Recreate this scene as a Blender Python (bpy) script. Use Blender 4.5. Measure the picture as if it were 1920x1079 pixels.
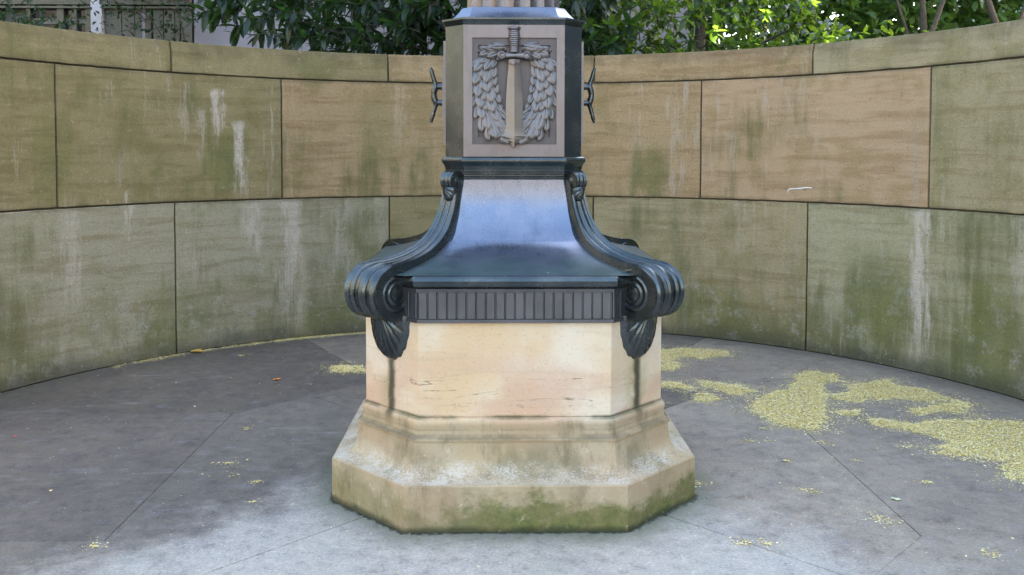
import bpy, bmesh, math, random
import numpy as np
from mathutils import Vector, Matrix, noise as mnoise
R = math.radians
rnd = random.Random(7)
S = bpy.context.scene
C = S.collection
for o in list(bpy.data.objects): bpy.data.objects.remove(o)

# ------------------------------------------------------------------ camera
cam = bpy.data.cameras.new('camera'); camo = bpy.data.objects.new('camera', cam); C.objects.link(camo)
cam.sensor_width = 36; cam.lens = 36*1683.7/1920; cam.shift_y = -0.0975
cam.clip_start = .05; cam.clip_end = 800
camo.matrix_world = (Matrix.Translation((-.0823, -4.5481, 1.6)) @ Matrix.Rotation(-.0174, 4, 'Z')
                     @ Matrix.Rotation(R(90)-.0406, 4, 'X') @ Matrix.Rotation(.0014, 4, 'Z'))
S.camera = camo
# ------------------------------------------------------------------ sky, sun, exposure
SUN_AZ, SUN_EL = R(72), R(27)           # azimuth from +Y towards +X
w = bpy.data.worlds.new('World'); S.world = w; w.use_nodes = True
nt = w.node_tree
sky = nt.nodes.new('ShaderNodeTexSky'); sky.sky_type = 'NISHITA'; sky.sun_disc = False
sky.sun_elevation = SUN_EL; sky.sun_rotation = SUN_AZ
sky.air_density = 1.0; sky.dust_density = 2.2; sky.ozone_density = 1.0
bg = nt.nodes['Background']; bg.inputs['Strength'].default_value = .15
tint = nt.nodes.new('ShaderNodeMix'); tint.data_type = 'RGBA'; tint.blend_type = 'MULTIPLY'; tint.inputs[0].default_value = 1
tint.inputs[7].default_value = (1, .955, .885, 1)        # neutral balance for open shade
nt.links.new(sky.outputs[0], tint.inputs[6]); nt.links.new(tint.outputs[2], bg.inputs[0])
sl = bpy.data.lights.new('sun', 'SUN'); sl.energy = 5.0; sl.angle = R(.5); sl.color = (1, .95, .86)
so = bpy.data.objects.new('sun', sl); C.objects.link(so)
sd = Vector((math.sin(SUN_AZ)*math.cos(SUN_EL), math.cos(SUN_AZ)*math.cos(SUN_EL), math.sin(SUN_EL)))
so.rotation_euler = sd.to_track_quat('Z', 'Y').to_euler(); so.location = (20, 8, 20)
S.view_settings.view_transform = 'Standard'; S.view_settings.look = 'None'
S.view_settings.exposure = 3.25; S.view_settings.gamma = 1
S.view_settings.use_curve_mapping = False
S.render.engine = 'CYCLES'
try:
    S.cycles.max_bounces = 7; S.cycles.diffuse_bounces = 4; S.cycles.transparent_max_bounces = 6
except Exception: pass

# ------------------------------------------------------------------ helpers
def tag(o, label=None, cat=None, group=None, kind=None):
    if label: o['label'] = label
    if cat: o['category'] = cat
    if group: o['group'] = group
    if kind: o['kind'] = kind
    return o
def thing(name, loc, label=None, cat=None, group=None, kind=None):
    o = bpy.data.objects.new(name, None); C.objects.link(o); o.location = loc; o.empty_display_size = .1
    return tag(o, label, cat, group, kind)
def adopt(o, parent):
    if parent is not None:
        o.parent = parent
        # parents sit unrotated: keep children in world coordinates
        off = Vector((0, 0, 0)); p = parent
        if p.type == 'EMPTY': off = p.location
        o.matrix_parent_inverse = Matrix.Translation(-off)
    return o
def mobj(name, vf, mat, parent=None, sharp=None, bevel=0, kind=None, tint=None, flat=False):
    if isinstance(vf, bpy.types.Mesh): me = vf
    else:
        me = bpy.data.meshes.new(name)
        me.from_pydata([tuple(map(float, v)) for v in vf[0]], [], [tuple(map(int, f)) for f in vf[1]])
        if not flat: me.shade_smooth()
        if sharp is not None: me.set_sharp_from_angle(angle=R(sharp))
    if mat and not me.materials: me.materials.append(mat)
    o = bpy.data.objects.new(name, me); C.objects.link(o)
    adopt(o, parent)
    if tint: o.color = (*tint, 1)
    if kind: o['kind'] = kind
    if bevel:
        m = o.modifiers.new('bevel', 'BEVEL'); m.width = bevel; m.segments = 2; m.limit_method = 'ANGLE'; m.angle_limit = R(40)
    return o
class MB:
    def __init__(s): s.v, s.f = [], []
    def add(s, v, f):
        n = len(s.v); s.v += [tuple(p) for p in v]; s.f += [tuple(i+n for i in q) for q in f]; return s
    def box(s, x0, x1, y0, y1, z0, z1):
        v = [(x, y, z) for z in (z0, z1) for y in (y0, y1) for x in (x0, x1)]
        return s.add(v, [(0,2,3,1),(4,5,7,6),(0,1,5,4),(2,6,7,3),(0,4,6,2),(1,3,7,5)])
    def tube(s, pts, rads, n=8, cap=True):
        pts = [Vector(p) for p in pts]; v = []; f = []
        up = None
        for i, p in enumerate(pts):
            t = (pts[min(i+1, len(pts)-1)] - pts[max(i-1, 0)]).normalized()
            if up is None: up = t.orthogonal().normalized()
            up = (up - t*up.dot(t)).normalized(); b = t.cross(up)
            for k in range(n):
                a = 2*math.pi*k/n
                v.append(p + (up*math.cos(a) + b*math.sin(a))*rads[i])
        for i in range(len(pts)-1):
            for k in range(n):
                f.append((i*n+k, i*n+(k+1) % n, (i+1)*n+(k+1) % n, (i+1)*n+k))
        if cap: f.append(tuple(range(n-1, -1, -1))); f.append(tuple((len(pts)-1)*n+k for k in range(n)))
        return s.add(v, f)
    @property
    def vf(s): return s.v, s.f
def loft(rings, cap0=False, cap1=False, closed=True):
    n = len(rings[0]); v = [p for r in rings for p in r]; f = []
    for i in range(len(rings)-1):
        for k in range(n if closed else n-1):
            f.append((i*n+k, i*n+(k+1) % n, (i+1)*n+(k+1) % n, (i+1)*n+k))
    if cap0: f.append(tuple(range(n-1, -1, -1)))
    if cap1: f.append(tuple((len(rings)-1)*n+k for k in range(n)))
    return v, f
def octring(w, h, z, sub=1):
    """square of half width w with chamfers; h = half length of each long side"""
    pts = [(h,-w),(w,-h),(w,h),(h,w),(-h,w),(-w,h),(-w,-h),(-h,-w)]
    return [(x, y, z) for x, y in pts]
def octloft(levels, cap0=True, cap1=True):
    return loft([octring(w, h, z) for (w, h, z) in levels], cap0, cap1)
def lerp(a, b, t): return a+(b-a)*t
def interp(x, xs, ys): return float(np.interp(x, xs, ys))
def catmull(pts, n):
    P = [np.array(p, float) for p in pts]; P = [2*P[0]-P[1]]+P+[2*P[-1]-P[-2]]; out = []
    for i in range(1, len(P)-2):
        for k in range(n):
            t = k/n; a, b, c, d = P[i-1], P[i], P[i+1], P[i+2]
            out.append(.5*((2*b)+(-a+c)*t+(2*a-5*b+4*c-d)*t*t+(-a+3*b-3*c+d)*t**3))
    out.append(P[-2]); return out

# ------------------------------------------------------------------ materials
class NT:
    def __init__(s, name):
        s.m = bpy.data.materials.new(name); s.m.use_nodes = True; s.t = s.m.node_tree; s.b = s.t.nodes['Principled BSDF']
        s.pos = s.n('ShaderNodeNewGeometry').outputs['Position']
    def n(s, ty, **kw):
        x = s.t.nodes.new(ty)
        for k, v in kw.items(): setattr(x, k, v)
        return x
    def put(s, sock, v):
        if isinstance(v, bpy.types.NodeSocket): s.t.links.new(v, sock)
        elif v is not None:
            if isinstance(v, (tuple, list)) and len(v) == 3 and sock.type == 'RGBA': v = (*v, 1)
            sock.default_value = v
    def math(s, op, a, b=None, c=None, clamp=False):
        x = s.n('ShaderNodeMath', operation=op, use_clamp=clamp); s.put(x.inputs[0], a)
        if b is not None: s.put(x.inputs[1], b)
        if c is not None: s.put(x.inputs[2], c)
        return x.outputs[0]
    def mix(s, f, a, b, bt='MIX'):
        x = s.n('ShaderNodeMix', data_type='RGBA', blend_type=bt); s.put(x.inputs[0], f); s.put(x.inputs[6], a); s.put(x.inputs[7], b); return x.outputs[2]
    def noise(s, scale, detail=4, rough=.55, vec=None, dist=0, out=0):
        x = s.n('ShaderNodeTexNoise'); x.inputs['Scale'].default_value = scale; x.inputs['Detail'].default_value = detail
        x.inputs['Roughness'].default_value = rough; x.inputs['Distortion'].default_value = dist
        s.put(x.inputs['Vector'], vec if vec is not None else s.pos); return x.outputs[out]
    def map(s, vec, scale=(1,1,1), loc=(0,0,0), rot=(0,0,0)):
        x = s.n('ShaderNodeMapping'); s.put(x.inputs[0], vec); x.inputs[1].default_value = loc; x.inputs[2].default_value = rot; x.inputs[3].default_value = scale; return x.outputs[0]
    def rng(s, v, a, b, c=0., d=1., sm=True):
        x = s.n('ShaderNodeMapRange', interpolation_type='SMOOTHSTEP' if sm else 'LINEAR'); s.put(x.inputs[0], v)
        for i, q in enumerate((a, b, c, d)): s.put(x.inputs[i+1], q)
        return x.outputs[0]
    def xyz(s, v=None):
        x = s.n('ShaderNodeSeparateXYZ'); s.put(x.inputs[0], v if v is not None else s.pos); return x.outputs
    def comb(s, a, b, c):
        x = s.n('ShaderNodeCombineXYZ'); s.put(x.inputs[0], a); s.put(x.inputs[1], b); s.put(x.inputs[2], c); return x.outputs[0]
    def mul(s, *a):
        r = a[0]
        for b in a[1:]: r = s.math('MULTIPLY', r, b)
        return r
    def bump(s, h, strength=.3, dist=.01, normal=None):
        x = s.n('ShaderNodeBump'); x.inputs['Strength'].default_value = strength; x.inputs['Distance'].default_value = dist
        s.put(x.inputs['Height'], h)
        if normal is not None: s.put(x.inputs['Normal'], normal)
        return x.outputs[0]
    def set(s, **kw):
        for k, v in kw.items(): s.put(s.b.inputs[k.replace('_', ' ')], v)
        return s.m
def plain(name, col, rough=.7, metal=0, nz=.25, sc=8):
    q = NT(name); n = q.noise(sc, 5)
    c = q.mix(q.rng(n, .3, .7), tuple(x*(1-nz) for x in col), tuple(min(1, x*(1+nz)) for x in col))
    return q.set(Base_Color=c, Roughness=rough, Metallic=metal)

WX, WR = -.07, 3.552
def m_wall():
    q = NT('sandstone_wall'); x, y, z = q.xyz()
    u = q.mul(q.math('ARCTAN2', q.math('SUBTRACT', x, WX), y), WR)
    info = q.n('ShaderNodeObjectInfo'); rd = q.math('MULTIPLY', info.outputs['Random'], 37.)
    uv = q.comb(u, rd, z)
    base = info.outputs['Color']
    big = q.noise(1.1, 4, .6, uv)
    med = q.noise(3.2, 5, .6, uv, .4)
    fine = q.noise(46, 4, .75, uv)
    bed = q.noise(1.6, 6, .62, q.map(uv, (1.0, 1, 8.5), rot=(0, R(-7), 0)), .5)
    bed2 = q.noise(2.2, 5, .6, q.map(uv, (.8, 1, 22), (3, 0, 1), rot=(0, R(5), 0)), .3)
    drip = q.noise(2.4, 4, .6, q.map(uv, (4.2, 1, .42), (1, 0, 0)), .15)
    drip2 = q.noise(2.4, 8, .74, q.map(uv, (8, 1, .9), (7, 0, 0)), .1)
    c = base
    c = q.mix(q.mul(q.rng(bed, .45, .66), .6), c, q.mix(1., base, (.62, .55, .42), 'MULTIPLY'))
    c = q.mix(q.mul(q.rng(bed2, .5, .72), .22), c, (.31, .22, .13))
    c = q.mix(q.mul(q.rng(med, .48, .66), .6), c, q.mix(1., base, (.66, .68, .5), 'MULTIPLY'))
    # green algae: patches, stronger in the lower half
    low = q.rng(z, 1.3, .15)
    alg = q.math('ADD', q.math('MULTIPLY', low, .16), big)
    alg = q.rng(q.math('ADD', alg, q.math('MULTIPLY', q.math('SUBTRACT', drip, .5), .55)), .52, .78)
    c = q.mix(q.mul(alg, .72), c, (.098, .10, .026))
    # pale run streaks
    band = q.noise(.75, 3, .5, q.map(uv, (1, 1, .55), (11, 0, 4)))
    st = q.mul(q.rng(drip2, .55, .62), q.rng(band, .47, .60), q.rng(fine, .25, .6, .35, 1.))
    c = q.mix(q.mul(st, .62), c, (.40, .335, .25))
    st2 = q.mul(q.rng(drip, .56, .70), q.rng(z, 2.35, .9), q.rng(big, .62, .42))
    c = q.mix(q.mul(st2, .48), c, (.36, .315, .255))
    # particular old run marks (pale) and algae patches (green) of this wall
    grit = q.noise(75, 3, .8, uv); spots = q.noise(28, 4, .7, q.map(uv, loc=(3, 1, 2)))
    ud = q.math('DIVIDE', u, WR*math.pi/180)
    un = q.math('ADD', ud, q.math('MULTIPLY', q.math('SUBTRACT', q.noise(3., 6, .7, q.map(uv, (3, 1, 1.2), (2, 0, 9))), .5), 4.))
    zn = q.math('ADD', z, q.math('MULTIPLY', q.math('SUBTRACT', drip2, .5), .9))
    tot = None
    for (a, hw, zt, zb, k) in ((-39.3,.9,2.12,1.72,.95),(-36.6,.7,1.86,1.2,.95),(-29.7,2.0,1.2,.05,.75),(-58.7,1.5,1.2,.45,.5),(-43.5,.8,2.16,1.7,.45),(-35,1.7,1.2,.75,.6),(-51.3,.45,1.32,.85,.7),
                               (59.05,1.25,1.2,-.1,.95),(-22.5,1.4,1.2,.4,.4),(-41.5,.5,1.95,1.5,.5),(-14,.8,2.2,1.6,.3),(35,1.0,1.2,.7,.25),(71,.8,1.2,.6,.4)):
        e = q.mul(q.rng(q.math('ABSOLUTE', q.math('SUBTRACT', un, a)), hw*1.25, hw*.45), q.rng(zn, zb, lerp(zb, zt, .45)), q.rng(z, zt, zt-.05), k)
        tot = e if tot is None else q.math('MAXIMUM', tot, e)
    gt = None
    zg = q.math('ADD', z, q.math('MULTIPLY', q.math('SUBTRACT', med, .5), .35)); ug = q.math('ADD', ud, q.math('MULTIPLY', q.math('SUBTRACT', drip, .5), 7.))
    for (a, ra, zc_, rz, k) in ((-38.7,3.0,1.5,.30,.8),(-61,3.2,1.55,.36,.65),(22.2,3.2,1.42,.26,.9),(53.3,5,.46,.45,1.),(67.3,4.5,.3,.5,1.),(-26,4,2.3,.16,.6),(31,8,.2,.3,.55),(-18,4,1.75,.4,.4),(61.2,1.2,1.5,.5,.4),(-75,6,.5,.6,.6),(-46,6,.3,.35,.5)):
        dx_ = q.math('DIVIDE', q.math('SUBTRACT', ug, a), ra); dz_ = q.math('DIVIDE', q.math('SUBTRACT', zg, zc_), rz)
        e = q.math('MULTIPLY', q.rng(q.math('ADD', q.mul(dx_, dx_), q.mul(dz_, dz_)), 1.2, .1), k)
        gt = e if gt is None else q.math('MAXIMUM', gt, e)
    c = q.mix(q.mul(gt, .72), c, q.mix(q.rng(med, .35, .65), (.135, .135, .028), (.095, .105, .03)))
    c = q.mix(q.mul(tot, q.rng(fine, .2, .55, .45, 1.), q.rng(drip2, .40, .54, .0, 1.), q.rng(spots, .28, .5, .5, 1.), .85), c, (.50, .43, .35))
    # lichen blooms near the foot
    li = q.mul(q.rng(q.noise(5.5, 7, .74, uv), .52, .63), q.rng(z, 1.15, .1), q.rng(fine, .35, .55))
    c = q.mix(q.mul(li, .55), c, (.36, .34, .28))
    # grime at the very foot and along the wall head
    ft = q.rng(q.math('ADD', z, q.math('MULTIPLY', q.math('SUBTRACT', med, .5), .22)), .17, .0)
    c = q.mix(q.mul(ft, .72), c, (.045, .045, .03))
    cg = q.mul(q.rng(q.math('ADD', z, q.math('MULTIPLY', q.math('SUBTRACT', q.noise(3, 5, .65, q.map(uv, (1.5, 1, 1))), .5), .35)), 2.30, 2.46), .6)
    c = q.mix(cg, c, q.mix(1., c, (.42, .40, .36), 'MULTIPLY'))
    jd = q.math('MINIMUM', q.math('ABSOLUTE', q.math('SUBTRACT', z, 1.196)), q.math('ABSOLUTE', q.math('SUBTRACT', z, 2.206)))
    c = q.mix(q.mul(q.rng(jd, .035, .004), q.rng(med, .35, .6), .55), c, (.075, .062, .03))
    c = q.mix(q.mul(q.rng(grit, .54, .70), .42), c, q.mix(1., c, (1.75, 1.7, 1.6), 'MULTIPLY'))
    c = q.mix(q.mul(q.rng(grit, .46, .30), .50), c, q.mix(1., c, (.42, .42, .38), 'MULTIPLY'))
    c = q.mix(q.mul(q.rng(spots, .62, .70), .40), c, (.43, .37, .26))
    c = q.mix(q.mul(q.rng(spots, .36, .30), .45), c, (.085, .075, .035))
    pit = q.rng(q.noise(19, 3, .6, q.map(uv, (1, 1, 3.)), .3), .33, .26)
    c = q.mix(q.mul(pit, .5), c, (.08, .066, .035))
    h = q.math('ADD', q.math('MULTIPLY', fine, .5), q.math('ADD', q.math('MULTIPLY', bed, 1.2), q.math('MULTIPLY', pit, -.8)))
    return q.set(Base_Color=c, Roughness=q.rng(fine, .2, .8, .78, .95), Normal=q.bump(h, .38, .012))
def m_floor():
    q = NT('bluestone_paving'); x, y, z = q.xyz()
    info = q.n('ShaderNodeObjectInfo'); base = info.outputs['Color']
    big = q.noise(.9, 5, .6); med = q.noise(4, 6, .65); fine = q.noise(60, 4, .7)
    streak = q.noise(1.5, 6, .65, q.map(q.pos, (1.3, 5.5, 1), rot=(0, 0, R(28))), .5)
    # pale area in front of the pedestal: a fan that spreads towards the open side
    fx = q.math('ABSOLUTE', q.math('ADD', x, .14))
    half = q.math('MULTIPLY_ADD', y, -.78, .62)
    e = q.math('SUBTRACT', half, fx)
    e = q.math('ADD', e, q.math('ADD', q.math('MULTIPLY', q.math('SUBTRACT', q.noise(2.2, 8, .72), .5), 1.5), q.math('MULTIPLY', q.math('SUBTRACT', q.noise(13, 6, .75), .5), .5)))
    pale_fan = q.mul(q.rng(e, -.35, .42), q.rng(y, .55, -.5))
    c = q.mix(q.rng(big, .35, .65), q.mix(1., base, (.80, .80, .82), 'MULTIPLY'), base)
    c = q.mix(q.mul(pale_fan, .9), c, (.445, .408, .352))
    c = q.mix(q.mul(q.rng(med, .46, .64), .5), c, q.mix(1., c, (.66, .66, .70), 'MULTIPLY'))
    c = q.mix(q.mul(q.rng(streak, .57, .74), .28), c, (.30, .29, .29))
    c = q.mix(q.mul(q.rng(q.noise(9, 5, .7), .56, .68), .28), c, (.26, .25, .27))
    c = q.mix(q.mul(q.rng(fine, .56, .8), .25), c, (.36, .36, .36))
    c = q.mix(q.mul(q.rng(fine, .45, .25), .35), c, (.035, .034, .036))
    grit = q.noise(85, 3, .8); mot = q.noise(14, 6, .72)
    c = q.mix(q.mul(q.rng(mot, .52, .66), .40), c, q.mix(1., c, (1.5, 1.48, 1.46), 'MULTIPLY'))
    c = q.mix(q.mul(q.rng(mot, .48, .36), .6), c, q.mix(1., c, (.55, .55, .56), 'MULTIPLY'))
    c = q.mix(q.mul(q.rng(grit, .54, .68), .55), c, q.mix(1., c, (1.8, 1.8, 1.8), 'MULTIPLY'))
    c = q.mix(q.mul(q.rng(grit, .46, .32), .65), c, q.mix(1., c, (.40, .40, .40), 'MULTIPLY'))
    sc_ = q.mul(q.rng(q.noise(1.1, 7, .68, q.map(q.pos, (.8, 4.2, 1), (3, 1, 0), rot=(0, 0, R(20))), .3), .60, .72), q.rng(q.noise(.8, 3), .45, .6))
    c = q.mix(q.mul(sc_, .45), c, (.42, .40, .37))
    # algae round the foot of the pedestal
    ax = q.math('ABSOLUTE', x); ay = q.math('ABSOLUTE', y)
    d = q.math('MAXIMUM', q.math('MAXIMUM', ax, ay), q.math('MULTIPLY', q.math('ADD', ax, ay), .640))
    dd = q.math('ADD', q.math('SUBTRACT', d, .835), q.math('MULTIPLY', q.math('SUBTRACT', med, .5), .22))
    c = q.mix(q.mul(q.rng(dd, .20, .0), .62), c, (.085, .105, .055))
    dl = q.math('ADD', q.math('SUBTRACT', d, .838), q.math('MULTIPLY', q.math('SUBTRACT', q.noise(26, 6, .75), .5), .10))  # thin dark contact shade painted where the slab meets the paving
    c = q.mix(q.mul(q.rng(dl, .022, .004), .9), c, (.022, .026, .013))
    c = q.mix(q.mul(q.rng(q.noise(1.7, 4), .5, .7), pale_fan, .35), c, (.25, .28, .23))
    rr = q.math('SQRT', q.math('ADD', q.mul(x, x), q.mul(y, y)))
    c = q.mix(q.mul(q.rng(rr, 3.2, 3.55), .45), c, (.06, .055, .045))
    h = q.math('ADD', q.math('MULTIPLY', fine, .35), q.math('ADD', med, q.math('MULTIPLY', streak, 1.)))
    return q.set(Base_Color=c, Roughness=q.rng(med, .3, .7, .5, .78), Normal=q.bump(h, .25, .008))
def m_pedestal():
    q = NT('pale_sandstone'); x, y, z = q.xyz()
    ax = q.math('ABSOLUTE', x); ay = q.math('ABSOLUTE', y)
    big = q.noise(2.2, 4, .55, q.map(q.pos, loc=(4, 2, 1))); med = q.noise(7, 5, .62); fine = q.noise(90, 3, .7)
    bed = q.noise(2.0, 6, .65, q.map(q.pos, (1.1, 1.1, 10)), 1.1)
    crack = q.noise(1.3, 5, .5, q.map(q.pos, (1.6, 1.6, 13), (2, 5, 3)), .5)
    c = q.mix(q.rng(big, .38, .66), (.74, .63, .47), (.68, .49, .28))
    rose = q.mul(q.rng(q.noise(2.6, 4, .5, q.map(q.pos, (1, 1, 1.8), (9, 0, 2))), .45, .62), q.rng(z, .80, .56))
    c = q.mix(q.mul(rose, .65), c, (.60, .37, .24))
    c = q.mix(q.mul(q.rng(bed, .52, .66), .22), c, (.50, .38, .27))
    cm = q.mul(q.rng(q.math('ABSOLUTE', q.math('SUBTRACT', crack, .5)), .012, .002), q.rng(z, .66, .60), q.rng(z, .46, .52), q.rng(med, .48, .62))
    c = q.mix(q.mul(cm, .8), c, (.16, .09, .045))
    # dark runs under the bronze shells, down the middle of each corner face
    v = q.math('SUBTRACT', ax, ay)
    v = q.math('ABSOLUTE', q.math('ADD', v, q.math('MULTIPLY', q.math('SUBTRACT', q.noise(14, 3), .5), .045)))
    run = q.mul(q.rng(v, .055, .008), q.rng(z, .70, .66), q.rng(z, .25, .45))
    halo = q.mul(q.rng(v, .17, .02), q.rng(z, .72, .62), q.rng(z, .3, .5), q.rng(med, .4, .6))
    c = q.mix(q.mul(halo, .5), c, (.26, .25, .08))
    c = q.mix(q.mul(run, .9), c, (.035, .034, .016))
    # weathering of the moulding
    lowm = q.rng(q.math('ADD', z, q.math('MULTIPLY', q.math('SUBTRACT', big, .5), .08)), .455, .40)
    c = q.mix(q.mul(lowm, .72), c, (.36, .28, .155))
    dk = q.mul(q.rng(q.noise(3.2, 6, .7, q.map(q.pos, (2.2, 2.2, .7), (8, 1, 0))), .50, .66), q.rng(z, .47, .40))
    c = q.mix(q.mul(dk, .6), c, (.17, .14, .07))
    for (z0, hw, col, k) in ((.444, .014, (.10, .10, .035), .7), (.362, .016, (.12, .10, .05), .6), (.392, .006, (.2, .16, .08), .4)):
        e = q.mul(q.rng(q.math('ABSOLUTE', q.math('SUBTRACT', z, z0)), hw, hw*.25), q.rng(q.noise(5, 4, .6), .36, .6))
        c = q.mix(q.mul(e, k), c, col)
    # white crust on the sloping foot of the curve
    lime = q.mul(q.rng(q.math('ADD', z, q.math('MULTIPLY', q.math('SUBTRACT', med, .5), .14)), .275, .215), q.rng(z, .197, .199),
                 q.rng(q.math('ADD', q.noise(120, 3, .8), q.math('MULTIPLY', q.math('SUBTRACT', q.noise(9, 5, .6), .5), .8)), .40, .66))
    gm = q.mul(q.rng(q.noise(3.5, 5, .6, q.map(q.pos, (1.4, 1.4, .8))), .46, .62), q.rng(z, .37, .28), q.rng(z, .19, .22))
    c = q.mix(q.mul(gm, .55), c, (.13, .125, .06))
    c = q.mix(q.mul(lime, .6), c, (.70, .66, .58))
    # green algae on the slab
    ng = q.noise(2.3, 5, .6, q.map(q.pos, (1, 1, 1.6), (1.9, .3, 0)))
    gs = q.rng(q.math('ADD', z, q.math('ADD', q.math('MULTIPLY', q.math('SUBTRACT', ng, .5), -.62), q.math('MULTIPLY', q.math('SUBTRACT', q.noise(22, 7, .8), .5), .26))), .165, .05)
    gs = q.mul(gs, q.rng(z, .1995, .196))
    gs = q.mul(gs, q.rng(q.math('ADD', x, q.math('MULTIPLY', q.math('SUBTRACT', med, .5), .5)), -.62, .02, .45, 1.))
    c = q.mix(q.mul(gs, .9), c, q.mix(q.rng(q.noise(40, 5, .7), .4, .6), (.12, .15, .022), (.075, .10, .016)))
    sl_ = q.mul(q.rng(z, .1995, .196), q.rng(med, .35, .65))
    c = q.mix(q.mul(sl_, .35), c, (.28, .20, .10))
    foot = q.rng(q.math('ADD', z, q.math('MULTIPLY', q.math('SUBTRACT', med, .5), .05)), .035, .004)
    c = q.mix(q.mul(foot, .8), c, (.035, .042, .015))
    c = q.mix(q.mul(q.rng(fine, .45, .28), .35), c, q.mix(1., c, (.5, .45, .4), 'MULTIPLY'))
    c = q.mix(q.mul(q.rng(q.noise(24, 5, .75), .60, .70), q.rng(z, .5, .4), .4), c, (.17, .13, .06))
    c = q.mix(q.mul(q.rng(q.noise(24, 5, .75, q.map(q.pos, loc=(5, 5, 5))), .60, .70), .3), c, (.74, .66, .52))
    h = q.math('ADD', q.math('MULTIPLY', fine, .4), q.math('ADD', q.math('MULTIPLY', bed, .8), q.math('MULTIPLY', cm, -1.2)))
    return q.set(Base_Color=c, Roughness=.85, Normal=q.bump(h, .22, .008))
def m_bronze(name, c0, c1, rough, pat=.35, bmp=.06, green=None):
    q = NT(name); x, y, z = q.xyz()
    n = q.noise(6, 5, .6); f = q.noise(70, 4, .7); dr = q.noise(3, 4, .6, q.map(q.pos, (6, 6, .7)))
    c = q.mix(q.rng(n, .35, .65), c0, c1)
    c = q.mix(q.mul(q.rng(dr, .5, .7), pat), c, (.055, .085, .075))
    ro = q.math('ADD', q.rng(n, .3, .7, rough-.05, rough+.08), q.mul(q.rng(f, .4, .8), .06)); mt = .9
    c = q.mix(q.mul(q.rng(q.noise(30, 4, .7), .58, .72), .18), c, q.mix(1., c, (.5, .52, .5), 'MULTIPLY'))
    if green:      # dark tree reflection painted in green on the flatter foot of the skirt
        g = q.rng(q.math('ADD', z, q.math('MULTIPLY', q.math('SUBTRACT', q.noise(5, 6, .65, q.map(q.pos, (1, 1, 2.5))), .5), .13)), green[1], green[0])
        g = q.mul(g, .9)
        c = q.mix(g, c, q.mix(q.rng(n, .35, .65), (.030, .062, .062), (.055, .095, .088))); mt = q.rng(g, 0, 1, .9, .45); ro = q.math('ADD', ro, q.mul(g, .14))
    return q.set(Base_Color=c, Metallic=mt, Roughness=ro, Normal=q.bump(q.math('ADD', f, q.math('MULTIPLY', n, 3)), bmp, .004))
def m_leaf(name, c0, c1, trans, rough=.35):
    q = NT(name); info = q.n('ShaderNodeNewGeometry').outputs['Random Per Island']
    c = q.mix(info, c0, c1)
    q.set(Base_Color=c, Roughness=rough)
    tr = q.n('ShaderNodeBsdfTranslucent'); q.put(tr.inputs[0], trans)
    mx = q.n('ShaderNodeMixShader'); mx.inputs[0].default_value = .27
    q.t.links.new(q.b.outputs[0], mx.inputs[1]); q.t.links.new(tr.outputs[0], mx.inputs[2])
    q.t.links.new(mx.outputs[0], q.t.nodes['Material Output'].inputs[0]); return q.m
def m_litter():
    q = NT('fallen_petals'); r = q.n('ShaderNodeNewGeometry').outputs['Random Per Island']
    x = q.n('ShaderNodeValToRGB'); q.put(x.inputs[0], r)
    e = x.color_ramp.elements; e[0].color = (.94, .73, .24, 1); e[1].color = (.95, .79, .38, 1)
    for p, col in ((.06, (.34, .25, .05)), (.14, (.88, .66, .16)), (.4, (.95, .74, .26)), (.62, (.96, .80, .40)), (.8, (.95, .90, .62)), (.9, (.62, .50, .13)), (.95, (.30, .20, .05))):
        k = e.new(p); k.color = (*col, 1)
    return q.set(Base_Color=x.outputs[0], Roughness=.75)
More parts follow.
